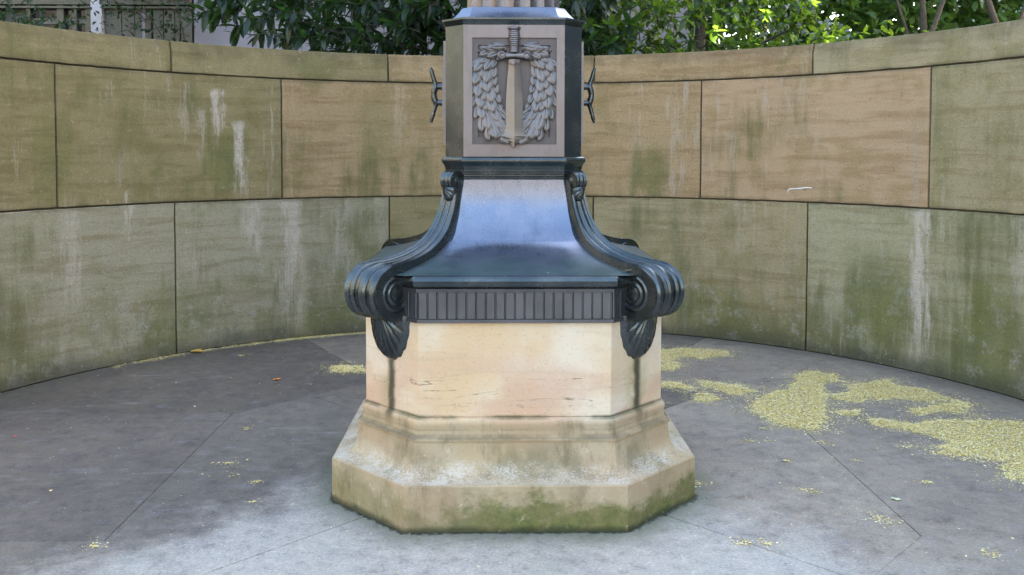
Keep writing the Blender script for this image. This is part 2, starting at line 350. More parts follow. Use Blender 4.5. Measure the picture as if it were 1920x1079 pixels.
M = dict(
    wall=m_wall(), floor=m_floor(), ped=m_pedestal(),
    bronze=m_bronze('dark_bronze', (.065, .08, .082), (.11, .12, .12), .22, .3, .02),
    bronze_bell=m_bronze('polished_bronze_skirt', (.17, .19, .24), (.21, .225, .27), .25, .22, .018, (1.07, 1.15)),
    bronze_panel=m_bronze('brushed_bronze_relief', (.19, .17, .165), (.235, .208, .202), .40, .14),
    bronze_wreath=m_bronze('worn_bronze_leaves', (.165, .143, .128), (.205, .178, .16), .38, .2),
    bronze_gold=m_bronze('worn_bronze_blade', (.195, .165, .138), (.235, .198, .162), .40, .1),
    bronze_dull=m_bronze('dull_bronze_frieze', (.115, .115, .122), (.155, .152, .16), .48, .1),
    mortar=plain('mortar', (.075, .06, .035), .95), bed=plain('bedding_sand', (.02, .019, .016), .95),
    soil=plain('garden_soil', (.05, .05, .025), .95, sc=3),
    bark=plain('bark', (.09, .07, .05), .9, sc=20), twig=plain('twig_bark', (.05, .04, .03), .85, sc=20),
    leaf_long=m_leaf('dark_glossy_leaf', (.008, .019, .010), (.020, .040, .016), (.10, .24, .03)),
    leaf_oval=m_leaf('oval_green_leaf', (.009, .022, .008), (.022, .048, .012), (.42, .72, .05)),
    leaf_soft=m_leaf('soft_garden_leaf', (.05, .10, .02), (.09, .16, .035), (.16, .34, .04), .5),
    leaf_yew=m_leaf('feathery_leaf', (.012, .03, .014), (.03, .065, .025), (.05, .14, .02), .5),
    litter=m_litter(),
    lav=plain('pale_grey_panel', (.30, .275, .30), .7, nz=.06, sc=2), olive=plain('olive_painted_metal', (.10, .095, .065), .5, nz=.15),
    olive2=plain('olive_panel', (.14, .135, .105), .6, nz=.12), white=plain('white_pilaster', (.50, .48, .50), .6, nz=.05),
    pane=NT('dark_glass').set(Base_Color=(.012, .012, .014), Roughness=.12),
    pale=plain('pale_rose_limestone', (.42, .388, .362), .8, nz=.08, sc=1), brick=plain('dark_stone', (.16, .14, .11), .85, nz=.2, sc=6),
    roofm=plain('roof_felt', (.12, .12, .12), .9), chalk=plain('white_chalk', (.8, .79, .75), .9, nz=.05),
    leafy=plain('dry_yellow_leaf', (.62, .38, .08), .6), leafo=plain('orange_leaf', (.60, .20, .04), .6),
    leafp=plain('pale_leaf', (.66, .70, .42), .6), pinkp=plain('pink_petal', (.6, .10, .12), .6),
)

# ------------------------------------------------------------------ ground
g = mobj('ground', MB().add([(-300,-300,-.08),(300,-300,-.08),(300,300,-.08),(-300,300,-.08)], [(0,1,2,3)]).vf, M['soil'], kind='structure')
def prism(poly, z0, z1):
    n = len(poly); v = [(x, y, z0) for x, y in poly]+[(x, y, z1) for x, y in poly]
    f = [tuple(range(n-1, -1, -1)), tuple(range(n, 2*n))]+[(i, (i+1) % n, n+(i+1) % n, n+i) for i in range(n)]
    return v, f
def inset(poly, d):
    n = len(poly); out = []
    P = [Vector(p) for p in poly]
    for i in range(n):
        a, b, c = P[i-1], P[i], P[(i+1) % n]
        e1 = (b-a).normalized(); e2 = (c-b).normalized()
        n1 = Vector((-e1.y, e1.x)); n2 = Vector((-e2.y, e2.x))
        m = (n1+n2); k = 1+n1.dot(n2)
        out.append(tuple(b+m*(d/max(k, .3))))
    return out
pav = thing('pavement', (0, 0, 0), kind='structure')
mobj('bedding', MB().add([(-9,-14,-.035),(9,-14,-.035),(9,4.2,-.035),(-9,4.2,-.035)], [(0,1,2,3)]).vf, M['bed'], pav)
A, B, K, D = 1.69, .9, 1.295, .62
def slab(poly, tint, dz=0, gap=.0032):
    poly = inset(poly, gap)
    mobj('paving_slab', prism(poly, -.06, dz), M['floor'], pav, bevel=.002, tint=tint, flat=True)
slab([(-D,-D),(-K,-K),(-B,-A),(B,-A),(K,-K),(D,-D)], (0.433, 0.386, 0.304), 0, .0062)
slab([(D,-D),(K,-K),(A,-B),(A,B),(K,K),(D,D)], (0.330, 0.272, 0.207), -.001, .0024)
slab([(D,D),(K,K),(B,A),(-B,A),(-K,K),(-D,D)], (0.165, 0.137, 0.105), 0, .0015)
slab([(-D,D),(-K,K),(-A,B),(-A,-B),(-K,-K),(-D,-D)], (0.150, 0.128, 0.103), -.001, .0008)
def arc(a0, a1, r=3.7, n=10): return [(r*math.sin(R(lerp(a0, a1, i/n))), r*math.cos(R(lerp(a0, a1, i/n)))) for i in range(n+1)]
ae = math.degrees(math.asin(.9/3.7))
slab([(A,-B),(6,-B),(6,-12),(B,-12),(B,-A)], (0.316, 0.266, 0.205), 0, .0010)
slab([(-A,-B),(-B,-A),(-B,-12),(-6,-12),(-6,-B)], (0.178, 0.149, 0.117), 0, .0010)
slab([(-B,-A),(-B,-12),(B,-12),(B,-A)], (0.389, 0.347, 0.270), 0, .0010)
ang = 32.
slab([(A,-B)]+arc(90+ae, 90-ae)+[(A,B)], (0.303, 0.244, 0.188), 0, .0010)
slab([(-A,B)]+arc(-90+ae, -90-ae)+[(-A,-B)], (0.138, 0.115, 0.093), 0, .0010)
ab = math.degrees(math.atan2(.9+1.07, 1.69+1.85))
slab([(A,B)]+arc(90-ae, ab)+[(B,A)], (0.316, 0.251, 0.187), 0, .0010)
slab([(-B,A)]+arc(-ab, -90+ae)+[(-A,B)], (0.122, 0.101, 0.078), 0, .0010)
slab([(B,A)]+arc(ab, -ab)+[(-B,A)], (0.198, 0.159, 0.121), 0, .0010)

# ------------------------------------------------------------------ curved wall
wall = thing('curved_wall', (WX, WR, 0), 'curved wall of large mossy sandstone blocks behind the flagpole', 'wall')
def P(a, r, z): return (WX+r*math.sin(R(a)), r*math.cos(R(a)), z)
def arcblock(a0, a1, prof, n=None, wob=0.):
    """prof: closed (r,z) outline; wob: uneven weathered arrises on the front face"""
    n = n or max(4, int(abs(a1-a0)/(.9 if wob else 2.5))); rings = []
    for i in range(n+1):
        a = lerp(a0, a1, i/n); ring = []
        for r, z in prof:
            aa = a; zz_ = z; rr_ = r
            if wob and r < WR+.1:
                k = mnoise.noise((a*.9+z*3, z*9, 3.))+.6*mnoise.noise((a*3.1, z*23, 8.))
                if i in (0, n): aa += math.degrees(wob*k/WR)
                zz_ += wob*k*.8; rr_ += max(0, k-.35)*wob*1.2 if (i in (0, n) or z in (prof[0][1], prof[-1][1])) else 0
            ring.append(P(aa, rr_, zz_))
        rings.append(ring)
    return loft(rings, True, True)
GA = math.degrees(.0065/WR)
TINT = dict(tan=(.35, .242, .122), rose=(.41, .282, .158), olive=(.235, .188, .084), grey=(.30, .268, .175), pale=(.315, .258, .138), dark=(.2, .16, .07), green=(.32, .29, .17))
def course(edges, z0, z1, tints, prof=None, name='wall_stone'):
    out = []
    for i in range(len(edges)-1):
        dr = rnd.uniform(-.003, .003)
        if prof: pr = prof
        else:
            m_ = 9; pr = [(WR+dr, lerp(z0+.006, z1-.006, j/m_)) for j in range(m_+1)]+[(WR+.28, z1-.006), (WR+.28, z0+.006)]
        ga = GA
        o = mobj(name, arcblock(edges[i]+ga, edges[i+1]-ga, pr, None, .0035), M['wall'], wall, bevel=.004, tint=tints[i], sharp=40)
        out.append(o)
    return out
T = TINT
# course edges (degrees from the back, clockwise positive)
course([-85,-75.3,-45.3,-15.7,13.9,44.,74.,85], 0.0, 1.196, [T['grey'],T['grey'],T['grey'],T['olive'],T['pale'],T['green'],T['green'],T['green']])
up = course([-85,-60.1,-30.8,-.6,29.2,59.7,85], 1.196, 2.206, [T['olive'],T['olive'],T['tan'],T['tan'],T['rose'],T['pale'],T['pale']])
zc = 2.206
cp = [(WR-.002, zc+.006), (WR-.002, 2.375), (WR+.022, 2.452), (WR+.31, 2.452), (WR+.31, zc+.006)]
course([-85,-75.5,-45.5,-15.8,13.95,44.4,74.4,85], zc, 2.452, [T['olive'],T['olive'],T['olive'],T['tan'],T['tan'],T['pale'],T['olive'],T['olive']], cp, 'coping_stone')
mobj('mortar', arcblock(-84.9, 84.9, [(WR+.016, 0), (WR+.016, 2.40), (WR+.27, 2.40), (WR+.27, 0)], 70), M['mortar'], wall)
# chalk mark on the block right of the flagpole
ck = [(41.35, 1.268), (41.4, 1.287), (41.6, 1.297), (42.4, 1.302), (43.2, 1.306), (43.9, 1.314), (44.6, 1.312)]
ckt = MB().tube([P(a-.05, WR-.0015, z) for a, z in ck], [.003, .005, .005, .0045, .006, .005, .004], 6)
mobj('chalk_mark', ckt.vf, M['chalk'], up[4])

# ------------------------------------------------------------------ stone pedestal
ped = thing('stone_pedestal', (0, 0, 0), 'pale eight sided stone pedestal with green mossy foot under the bronze base', 'pedestal')
mobj('foot_slab', octloft([(.8348,.4711,-.02),(.8352,.4711,.10),(.8348,.4711,.192),(.829,.4695,.1985)]), M['ped'], ped, sharp=25)
def wh(w): return interp(w, [.6849,.7153,.83], [.4173,.4322,.4695])
mp = [(.826,.1985),(.806,.2005),(.782,.2055),(.762,.214),(.746,.227),(.734,.245),(.7255,.268),(.7205,.295),(.718,.322),(.7165,.344),(.722,.347),(.7235,.353),(.722,.359),
      (.708,.362),(.7005,.368),(.6985,.378),(.6985,.404),(.7005,.412),(.7015,.424),(.699,.433),(.692,.439),(.6855,.443)]
mobj('curved_moulding', octloft([(w_, wh(w_), z) for w_, z in mp]), M['ped'], ped, sharp=22)
mobj('die_block', octloft([(.6849,.4173,.4435),(.6849,.4173,.8588)]), M['ped'], ped, sharp=25, bevel=.004)

# ------------------------------------------------------------------ bronze flagpole and base
pole = thing('flagpole', (0, 0, .859), 'dark bronze flagpole with fluted shaft and scrolled base bearing a sword and wreath', 'flagpole')
def rot4(o, subs=()):
    for k in (1, 2, 3):
        c = o.copy(); C.objects.link(c); c.rotation_euler = (0, 0, k*math.pi/2)
        for s in subs:
            d = s.copy(); C.objects.link(d); d.parent = c
fr = mobj('frieze', octloft([(.703,.424,.8592),(.703,.424,.874),(.688,.418,.876),(.688,.418,.990),(.704,.4255,.991),(.7065,.427,1.0075),(.704,.426,1.009)]), M['bronze_dull'], pole, sharp=25)
def flute_mesh(wd, z0, z1):
    prof = []
    for t, d_ in ((0,-.004),(.05,-.0095),(.12,-.0105),(.3,-.0092),(.55,-.0088),(.75,-.0098),(.84,-.0105),(.87,-.0085),(.90,-.001),(1,-.001)): prof.append(((t-.5)*wd, d_))
    rings = []
    for z in (z0, z1): rings.append([(u, d, z) for u, d in prof])
    v, f = loft(rings, closed=False)
    return v, f
fw = .836/20
me = None
def place_flutes(count, wd, ctr_fn):
    me = bpy.data.meshes.new('flute'); v, f = flute_mesh(wd, .8765, .9895)
    me.from_pydata(v, [], f); me.shade_smooth(); me.set_sharp_from_angle(angle=R(35)); me.materials.append(M['bronze_dull'])
    for k in range(8):
        a = k*math.pi/4
        if (k % 2 == 0) != (count == 20): continue
        for i in range(count):
            o = bpy.data.objects.new('flute', me); C.objects.link(o)
            o.parent = fr
            off = (i-(count-1)/2)*wd
            d = .689 if k % 2 == 0 else (.688+.418)/math.sqrt(2)+.001
            # local face: outward -y
            o.rotation_euler = (0, 0, a)
            p = Matrix.Rotation(a, 3, 'Z') @ Vector((off, -d, 0)); o.location = p
place_flutes(20, fw, None)
place_flutes(8, .27*1.414/8, None)
mobj('cornice', octloft([(.700,.4255,1.0095),(.712,.431,1.012),(.722,.436,1.020),(.7265,.438,1.033),(.7265,.438,1.043),(.722,.436,1.054),(.712,.4315,1.062),(.700,.426,1.0645)]), M['bronze'], pole, sharp=20)
# bell skirt
zs = [1.47,1.43,1.40,1.35,1.30,1.26,1.22,1.185,1.155,1.13,1.11,1.095,1.085,1.075,1.068,1.064]
ws_ = [.3165,.319,.323,.333,.348,.363,.383,.407,.436,.474,.520,.566,.606,.649,.683,.704]
fh_ = [.233,.239,.244,.251,.257,.265,.273,.288,.308,.335,.362,.390,.412,.440,.465,.492]
zz = np.linspace(1.064, 1.47, 60)
def dens(z): return interp(z, zs[::-1], ws_[::-1])
lv = []
tt = np.concatenate([np.linspace(1.064, 1.13, 16), np.linspace(1.135, 1.30, 16), np.linspace(1.31, 1.47, 10)])
from bisect import bisect
def smooth_interp(z, xs, ys):
    p = np.polyfit  # monotone cubic (Fritsch-Carlson)
    xs = np.array(xs); ys = np.array(ys); h = np.diff(xs); d = np.diff(ys)/h; m = np.zeros(len(xs))
    m[1:-1] = np.where(d[1:]*d[:-1] > 0, 2*d[1:]*d[:-1]/(d[1:]+d[:-1]+1e-12), 0); m[0] = d[0]; m[-1] = d[-1]
    i = min(max(bisect(list(xs), z)-1, 0), len(xs)-2); t = (z-xs[i])/h[i]
    return float((2*t**3-3*t**2+1)*ys[i]+(t**3-2*t*t+t)*h[i]*m[i]+(-2*t**3+3*t*t)*ys[i+1]+(t**3-t*t)*h[i]*m[i+1])
for z in tt: lv.append((smooth_interp(z, zs[::-1], ws_[::-1]), smooth_interp(z, zs[::-1], fh_[::-1]), float(z)))
mobj('skirt', octloft(lv), M['bronze_bell'], pole, sharp=32)
mobj('neck_moulding', octloft([(.318,.233,1.466),(.324,.235,1.468),(.326,.236,1.480),(.321,.234,1.483),(.321,.234,1.487),(.330,.2375,1.490),(.3315,.238,1.503),(.3265,.236,1.5065),
        (.3265,.236,1.510),(.328,.237,1.522),(.333,.240,1.535),(.341,.2445,1.545),(.3445,.246,1.553),(.3445,.246,1.560),(.341,.2445,1.568),(.334,.241,1.573),(.326,.238,1.574)]), M['bronze'], pole, sharp=18)
# upper die: octagonal core + four framed panels
W2, F2 = .3246, .2371
mobj('upper_die', octloft([(W2-.03,F2-.0005,1.574),(W2-.03,F2-.0005,2.191)]), M['bronze'], pole, sharp=20)
ch = MB()
for k in range(4):
    m = Matrix.Rotation(k*math.pi/2, 3, 'Z'); pts = [(F2,-W2),(W2,-F2),(W2-.03,-F2+.0),(F2-.0,-W2+.03)]
    v = [tuple(m @ Vector((x, y, z))) for z in (1.5745, 2.1905) for x, y in pts]
    o = mobj('corner_panel', (v, [(0,1,5,4),(3,2,1,0)[::-1],(4,5,6,7),(1,2,6,5),(3,0,4,7),(2,3,7,6)]), M['bronze'], pole, flat=True)
def frame(rects):
    """nested rings on a face: (x0,x1,z0,z1,y)"""
    v = []; f = []
    for (x0, x1, z0, z1, y) in rects: v += [(x0,y,z0),(x1,y,z0),(x1,y,z1),(x0,y,z1)]
    for i in range(len(rects)-1):
        for k in range(4): f.append((i*4+k, i*4+(k+1) % 4, (i+1)*4+(k+1) % 4, (i+1)*4+k))
    n = len(rects)-1; f.append(tuple(n*4+k for k in range(4))); return v, f
e0 = (-.2371,.2371,1.5745,2.1905)
r1 = (-.1955,.1995,1.6315,2.1305); r2 = (-.1685,.1700,1.6625,2.0970)
M['bronze_ground'] = m_bronze('dark_relief_ground', (.10, .092, .094), (.13, .12, .12), .45, .1)
pn = mobj('panel', frame([(*e0,-W2+.0285),(*e0,-W2),(*r1,-W2),(*r1,-W2+.011),(*r2,-W2+.011),(*r2,-W2+.026)]), M['bronze_panel'], pole, flat=True)
pn.data.materials.append(M['bronze_ground'])
for p_ in pn.data.polygons:
    if p_.index >= 8: p_.material_index = 1
rot4(pn)
cap = [(.3260,.2373,2.1905),(.3275,.2376,2.194),(.335,.2395,2.207),(.3412,.2408,2.214),(.3412,.2408,2.2225),(.322,.228,2.2245)]
mobj('cap_cornice', octloft(cap), M['bronze'], pole, sharp=18)
mobj('cap_slope', octloft([(.318,.226,2.2248),(.300,.2135,2.229),(.283,.207,2.241),(.262,.202,2.263),(.246,.1972,2.2845),(.238,.190,2.2875)]), M['bronze_bell'], pole, sharp=20)
# fluted shaft
rings = []
NF, SUBF = 18, 8
for z, r in ((2.286,.2315),(2.30,.2315),(4.,.215),(7.5,.165)):
    ring = []
    for i in range(NF*SUBF):
        a = -math.pi/2 + 2*math.pi*i/(NF*SUBF); t = (i % SUBF)/SUBF
        rr = r*(1 - .085*math.sin(math.pi*t)**.8)
        ring.append((rr*math.cos(a), rr*math.sin(a), z))
    rings.append(ring)
mobj('fluted_shaft', loft(rings, True, True), M['bronze_panel'], pole, sharp=35)

# --- corner scroll ribs (built on the front-right corner, rotated by quarters)
dg = Vector((1, -1, 0)).normalized(); ax = Vector((1, 1, 0)).normalized()     # outward, along the scroll axis
VC, VR, VL = (.830, .980), .112, .222
SC, SR, SL = (.408, 1.461), .0425, .078
def ridges(u, amp):
    h = 0
    for c_, s_, a_ in ((.12,.055,1),(-.12,.055,1),(.62,.055,1.1),(-.62,.055,1.1),(.36,.12,.35),(-.36,.12,.35),(1,.09,1),(-1,.09,1)): h += a_*math.exp(-((u-c_)/s_)**2)
    return amp*h
def sweep(path, widths, amps, thick, nu=41):
    """path: (r,z) points, outer side to the left of travel"""
    n = len(path); rings = []
    for i in range(n):
        p = np.array(path[i]); t = np.array(path[min(i+1, n-1)])-np.array(path[max(i-1, 0)]); t = t/np.linalg.norm(t)
        nr = np.array([-t[1], t[0]])
        ring = []
        for j in range(nu):
            u = -1+2*j/(nu-1); q = p+nr*ridges(u, amps[i]); pt = dg*q[0]+ax*(u*widths[i]/2); ring.append((pt.x, pt.y, q[1]))
        q = p-nr*thick[i]
        for u in (1, -1):
            pt = dg*q[0]+ax*(u*widths[i]/2*.99); ring.append((pt.x, pt.y, q[1]))
        rings.append(ring)
    return loft(rings, True, True)
top_pts = catmull([(.415,1.455),(.424,1.40),(.437,1.345),(.458,1.29),(.492,1.23),(.545,1.178),(.62,1.137),(.71,1.110),(.78,1.098),(.834,1.094)], 8)
path = [tuple(p) for p in top_pts]
for i in range(1, 41):
    a = R(90 - i*6.6); path.append((VC[0]+VR*math.cos(a), VC[1]+VR*math.sin(a)))
n0 = len(top_pts); n1 = len(path)
# travel goes downwards: the outer side (away from the bell) lies to the left
wd = []; am = []; th = []
for i in range(n1):
    if i < n0:
        t = i/(n0-1); wd.append(interp(t, [0,.25,.6,.85,1], [.098,.108,.142,.195,VL])); am.append(interp(t, [0,.3,.8,1], [.005,.008,.012,.012])); th.append(interp(t, [0,.5,1], [.035,.075,.05]))
    else: wd.append(VL); am.append(.0125); th.append(.03)
rib = mobj('scroll_rib', sweep(path, wd, am, th), M['bronze'], pole, sharp=50)
def disc(center, rad, half, side, bulge=1.):
    """turned end of a scroll with rings and a domed eye"""
    prof = [(1.0,-.6),(1.0,.0),(.97,.05),(.90,.06),(.86,.0),(.74,-.04),(.72,-.02),(.68,.05),(.62,.06),(.57,.0),(.55,-.05),(.47,-.06),(.44,.0),(.40,.05),(.36,.05),(.33,0),(.28,.03),(.2,.07),(.1,.09),(.01,.095)]
    rings = []; n = 40
    for rr, hh in prof:
        ring = []
        for k in range(n):
            a = 2*math.pi*k/n; pr = center[0]+rad*rr*math.cos(a); pz = center[1]+rad*rr*math.sin(a)
            pt = dg*pr+ax*side*(half+hh*rad*.45*bulge); ring.append((pt.x, pt.y, pz))
        rings.append(ring)
    if side < 0: rings = [r[::-1] for r in rings]
    return loft(rings, False, True)
subs = []
for s in (1, -1):
    d = mobj('volute_eye', disc(VC, VR*.965, VL/2-.004, s), M['bronze'], rib, sharp=60); subs.append(d)
rot4(rib, subs)
sv = []
for i in range(0, 44):
    a = R(200 - i*8.4); sv.append((SC[0]+SR*math.cos(a), SC[1]+SR*math.sin(a)))
sm = mobj('small_scroll', sweep(sv, [SL]*len(sv), [.0048]*len(sv), [.02]*len(sv), 33), M['bronze'], pole, sharp=50)
subs = [mobj('volute_eye', disc(SC, SR*.95, SL/2-.002, s), M['bronze'], sm, sharp=60) for s in (1, -1)]
rot4(sm, subs)
def shell(rbase, ztop, half, height, proud, nr=11, flutes=9):
    rings = []; na = 73
    for i in range(nr+1):
        t = i/nr; ring = []
        for k in range(na):
            s = k/(na-1); a = math.pi*(1.0 - s)            # pi..0 -> left..right, hanging down
            # heart outline: wide at the top, pointed tip
            rx = half*(1.0); rz = height
            ex = math.cos(a); ez = math.sin(a)
            pw = .80
            xx = rx*math.copysign(abs(ex)**.95, ex)*t; zz_ = -rz*(ez**.9)*t + (.10*height*(1-t))
            scal = .5+.5*math.cos(s*flutes*2*math.pi)
            edge = 1 + .035*(scal-.5)*t
            xx *= edge; zz_ *= edge
            h = proud*(1-t**2.2)*.75 + .016*max(0, math.sin(math.pi*min(1, t*1.02)))**.5
            h += .0085*(abs(math.sin(s*flutes*math.pi))-.55)*math.sin(math.pi*min(1, max(0, t*.98)))**.6
            if t > .86: h += .011*math.sin((t-.86)/.14*math.pi)
            if t >= 1: h = -.004
            pt = dg*(rbase+h)+ax*xx; ring.append((pt.x, pt.y, ztop+zz_))
        rings.append(ring)
    return loft(rings, closed=False)
sh = mobj('shell', shell(.7795, .878, .132, .212, .055), M['bronze'], pole, sharp=70); rot4(sh)
s2 = mobj('shell', shell(.424, 1.428, .040, .072, .022, 8, 7), M['bronze'], pole, sharp=70); rot4(s2)
# --- cleats on both sides
for s in (-1, 1):
    pl = MB().box(.3246*s, .338*s, -.195, .195, 1.632, 2.13).box(.338*s, .352*s, -.07, .07, 1.775, 2.02)
    if s < 0: pl.f = [q[::-1] for q in pl.f]
    mobj('side_plate', pl.vf, M['bronze_panel'], pole, flat=True)
    tb = catmull([(.413,0,2.020),(.402,0,1.975),(.391,0,1.942),(.387,0,1.926),(.3945,0,1.905),(.3975,0,1.884),(.3945,0,1.863),(.387,0,1.842),(.391,0,1.825),(.401,0,1.79),(.412,0,1.743)], 4)
    rr = [interp(i, [0,2,8,13,20,27,32,38,40], [.0062,.0105,.012,.017,.0145,.017,.012,.0105,.0062]) for i in range(len(tb))]
    c = MB().tube([(p[0]*s, p[1], p[2]) for p in tb], rr, 10)
    for z in (1.924, 1.844): c.tube([(.388*s,0,z),(.372*s,0,z),(.350*s,0,z)], [.016,.014,.018], 10)
    mobj('cleat', c.vf, M['bronze'], pole, sharp=50)
# --- sword on the front panel (u across, z up)
YP = -W2+.026            # panel floor
def px(cx): return (cx-640)*.000716+.0008
def pz(cy): return 2.1306-(cy-242)*.000716
sword = mobj('sword', None or ((lambda: (lambda m: m.vf)(MB().box(px(622), px(658), YP-.012, YP+.001, pz(900), pz(390))))()), M['bronze_gold'], pole, flat=True)
out = [(606,383),(604,425),(596,500),(589,600),(585,700),(586,780),(584,830),(577,862),(564,884),(588,906),(612,928),(640,964)]
v = []; f = []; n = len(out)
for cx, cy in out:
    cxr = 1280-cx; pf = interp(cy, [383, 964], [0, -.025])
    v += [(px(cx), YP+.001, pz(cy)), (px(cx), YP-.029+pf, pz(cy)), (px(641), YP-.043+pf, pz(cy)), (px(cxr), YP-.029+pf, pz(cy)), (px(cxr), YP+.001, pz(cy))]
for i in range(n-1):
    for k in range(4): f.append((i*5+k, i*5+k+1, (i+1)*5+k+1, (i+1)*5+k))
mobj('blade', (v, f), M['bronze_gold'], sword, flat=True)
ric = [(603,384),(603,408),(618,420),(630,430),(640,444)]
v = []; f = []; n = len(ric)
for cx, cy in ric: v += [(px(cx), YP, pz(cy)), (px(cx), YP-.036, pz(cy)), (px(640), YP-.047, pz(cy)), (px(1280-cx), YP-.036, pz(cy)), (px(1280-cx), YP, pz(cy))]
for i in range(n-1):
    for k in range(4): f.append((i*5+k, i*5+k+1, (i+1)*5+k+1, (i+1)*5+k))
mobj('blade_collar', (v, f), M['bronze_panel'], sword, flat=True)
def flatlathe(prof, yc, ky=.8, n=24):
    rings = [[(px(640)+r*math.cos(2*math.pi*k/n), yc+ky*r*math.sin(2*math.pi*k/n), z) for k in range(n)] for r, z in prof]
    return loft(rings, True, True)
prof = []
for i in range(0, 89):
    cy = 196+i*1.6; t = (cy-196)/141
    rr = (30+9*math.sin(math.pi*min(1, t*1.25+.1))**1) * .000716
    ring = abs(math.sin(math.pi*(cy-196)/13.2)); prof.append((rr*(.86+.14*ring**.5), pz(cy)))
mobj('grip', flatlathe(prof, YP-.034, .85), M['bronze_panel'], sword, sharp=60)
mobj('pommel', flatlathe([(.02,pz(171)),(.026,pz(173)),(.0295,pz(178)),(.030,pz(184)),(.0285,pz(189)),(.024,pz(194)),(.022,pz(198))], YP-.034, .85), M['bronze_panel'], sword, sharp=40)
gd = MB()
outl = []
for k in range(19):
    a = R(60+k*(240/18)); outl.append((558+29*math.cos(a), 360-29*math.sin(a)))
outl += [(585,378),(640,374),(695,378)]
right = [(1280-x, y) for x, y in outl[:19]][::-1]
outl = outl+right+[(695,345),(640,349),(585,345)]
n = len(outl)
def plate(outl, y0, y1, ins):
    cxm = sum(p[0] for p in outl)/len(outl); rings = []
    P2 = inset([(px(a), pz(b)) for a, b in outl], ins)
    rings = [[(px(a), y0, pz(b)) for a, b in outl], [(px(a), y1+.004, pz(b)) for a, b in outl], [(a, y1, b) for a, b in P2]]
    return loft(rings, True, True)
mobj('guard', plate(outl, YP, YP-.052, .0045), M['bronze_panel'], sword, sharp=50, flat=False)
for cx in (560, 720):
    rg = MB(); pts = [(px(cx)+.0135*math.cos(2*math.pi*k/20), YP-.0563, pz(360)+.0135*math.sin(2*math.pi*k/20)) for k in range(21)]
    rg.tube(pts, [.0028]*21, 6); mobj('guard_ring', rg.vf, M['bronze_panel'], sword)
# --- laurel wreath
wc = [(585,308),(520,330),(472,378),(446,450),(440,520),(446,600),(460,680),(486,748),(520,808),(556,846),(584,860)]
wpts = [np.array(p) for p in catmull(wc, 14)]
cum = np.concatenate([[0], np.cumsum([np.linalg.norm(wpts[i+1]-wpts[i]) for i in range(len(wpts)-1)])])
def wp(s):
    i = int(np.clip(np.searchsorted(cum, s)-1, 0, len(wpts)-2)); t = (s-cum[i])/(cum[i+1]-cum[i]); p = wpts[i]*(1-t)+wpts[i+1]*t
    d = wpts[min(i+3, len(wpts)-1)]-wpts[max(i-2, 0)]; return p, d/np.linalg.norm(d)
body = MB()
for s in (1, -1):
    pts = []
    rings = []
    for i in range(0, len(wpts), 3):
        p, d = wp(cum[i]); nrm = np.array([-d[1], d[0]]); ring = []
        hw = interp(cum[i]/cum[-1], [0,.12,.5,.85,1], [22,48,60,66,40])
        for k in range(9):
            u = -1+k/4; q = p+nrm*u*hw; xx = q[0] if s > 0 else 1280-q[0]
            ring.append((px(xx), YP+.001-.013*math.sqrt(max(0, 1-u*u)), pz(q[1])))
        rings.append(ring)
    vv, ff = loft(rings, closed=False); body.add(vv, ff if s < 0 else [q[::-1] for q in ff])
wreath = mobj('wreath', body.vf, M['bronze_panel'], pole)
def leaf_relief(L, Wd, lift):
    """pointed leaf with a sunk midrib: base at origin, tip towards -z, seen from -y"""
    us = [-1, -.8, -.5, -.2, -.06, 0, .06, .2, .5, .8, 1]; nv = 10; rings = []
    for i in range(nv+1):
        t = i/nv; hw = Wd/2*((.72+.28*math.sin(math.pi*t)) if t < .5 else math.cos((t-.5)/.5*math.pi/2)**.8)
        hw = max(hw, .0003); ring = []
        for u in us:
            y = -lift*t**1.3 - .0075*(1-abs(u)**2.2)*min(1, hw/(Wd*.3)) + .0040*math.exp(-(u/.11)**2)*(1-t)**.5 - .0016*max(0, abs(u)-.75)/.25
            ring.append((u*hw, y, -L*t))
        rings.append(ring)
    nu = len(us); v, f = loft(rings, closed=False); N = len(rings)
    edge = [i*nu for i in range(N)]+[(N-1)*nu+j for j in range(1, nu)]+[i*nu+nu-1 for i in range(N-2, -1, -1)]
    base = len(v); v = list(v)
    for e in edge: x, y, z = v[e]; v.append((x*.9, y+.012, z*.96))
    for i in range(len(edge)-1): f.append((edge[i], base+i, base+i+1, edge[i+1]))
    return v, f
kinds = {}
def leafmesh(k, L, Wd, lift):
    me = bpy.data.meshes.new('laurel_leaf'); v, f = leaf_relief(L, Wd, lift); me.from_pydata(v, [], [q[::-1] for q in f]); me.shade_smooth(); me.set_sharp_from_angle(angle=R(55))
    me.materials.append(M['bronze_wreath']); kinds[k] = me
leafmesh('mid', .080, .050, .020); leafmesh('fringe', .066, .036, .016); leafmesh('small', .050, .040, .012)
def put_leaf(kind, cx, cy, dx, dy, yoff, sc, tilt, mirror):
    o = bpy.data.objects.new('laurel_leaf', kinds[kind]); C.objects.link(o); o.parent = wreath
    X = px(cx) if not mirror else px(1280-cx)
    dx = dx if not mirror else -dx
    th_ = math.atan2(dx, dy)          # dy positive = down the panel
    o.matrix_basis = Matrix.Translation((X, YP+yoff, pz(cy))) @ Matrix.Rotation(-th_, 4, 'Y') @ Matrix.Rotation(tilt if not mirror else -tilt, 4, 'Z') @ Matrix.Diagonal((sc, 1, sc, 1))
total = cum[-1]; step = 70
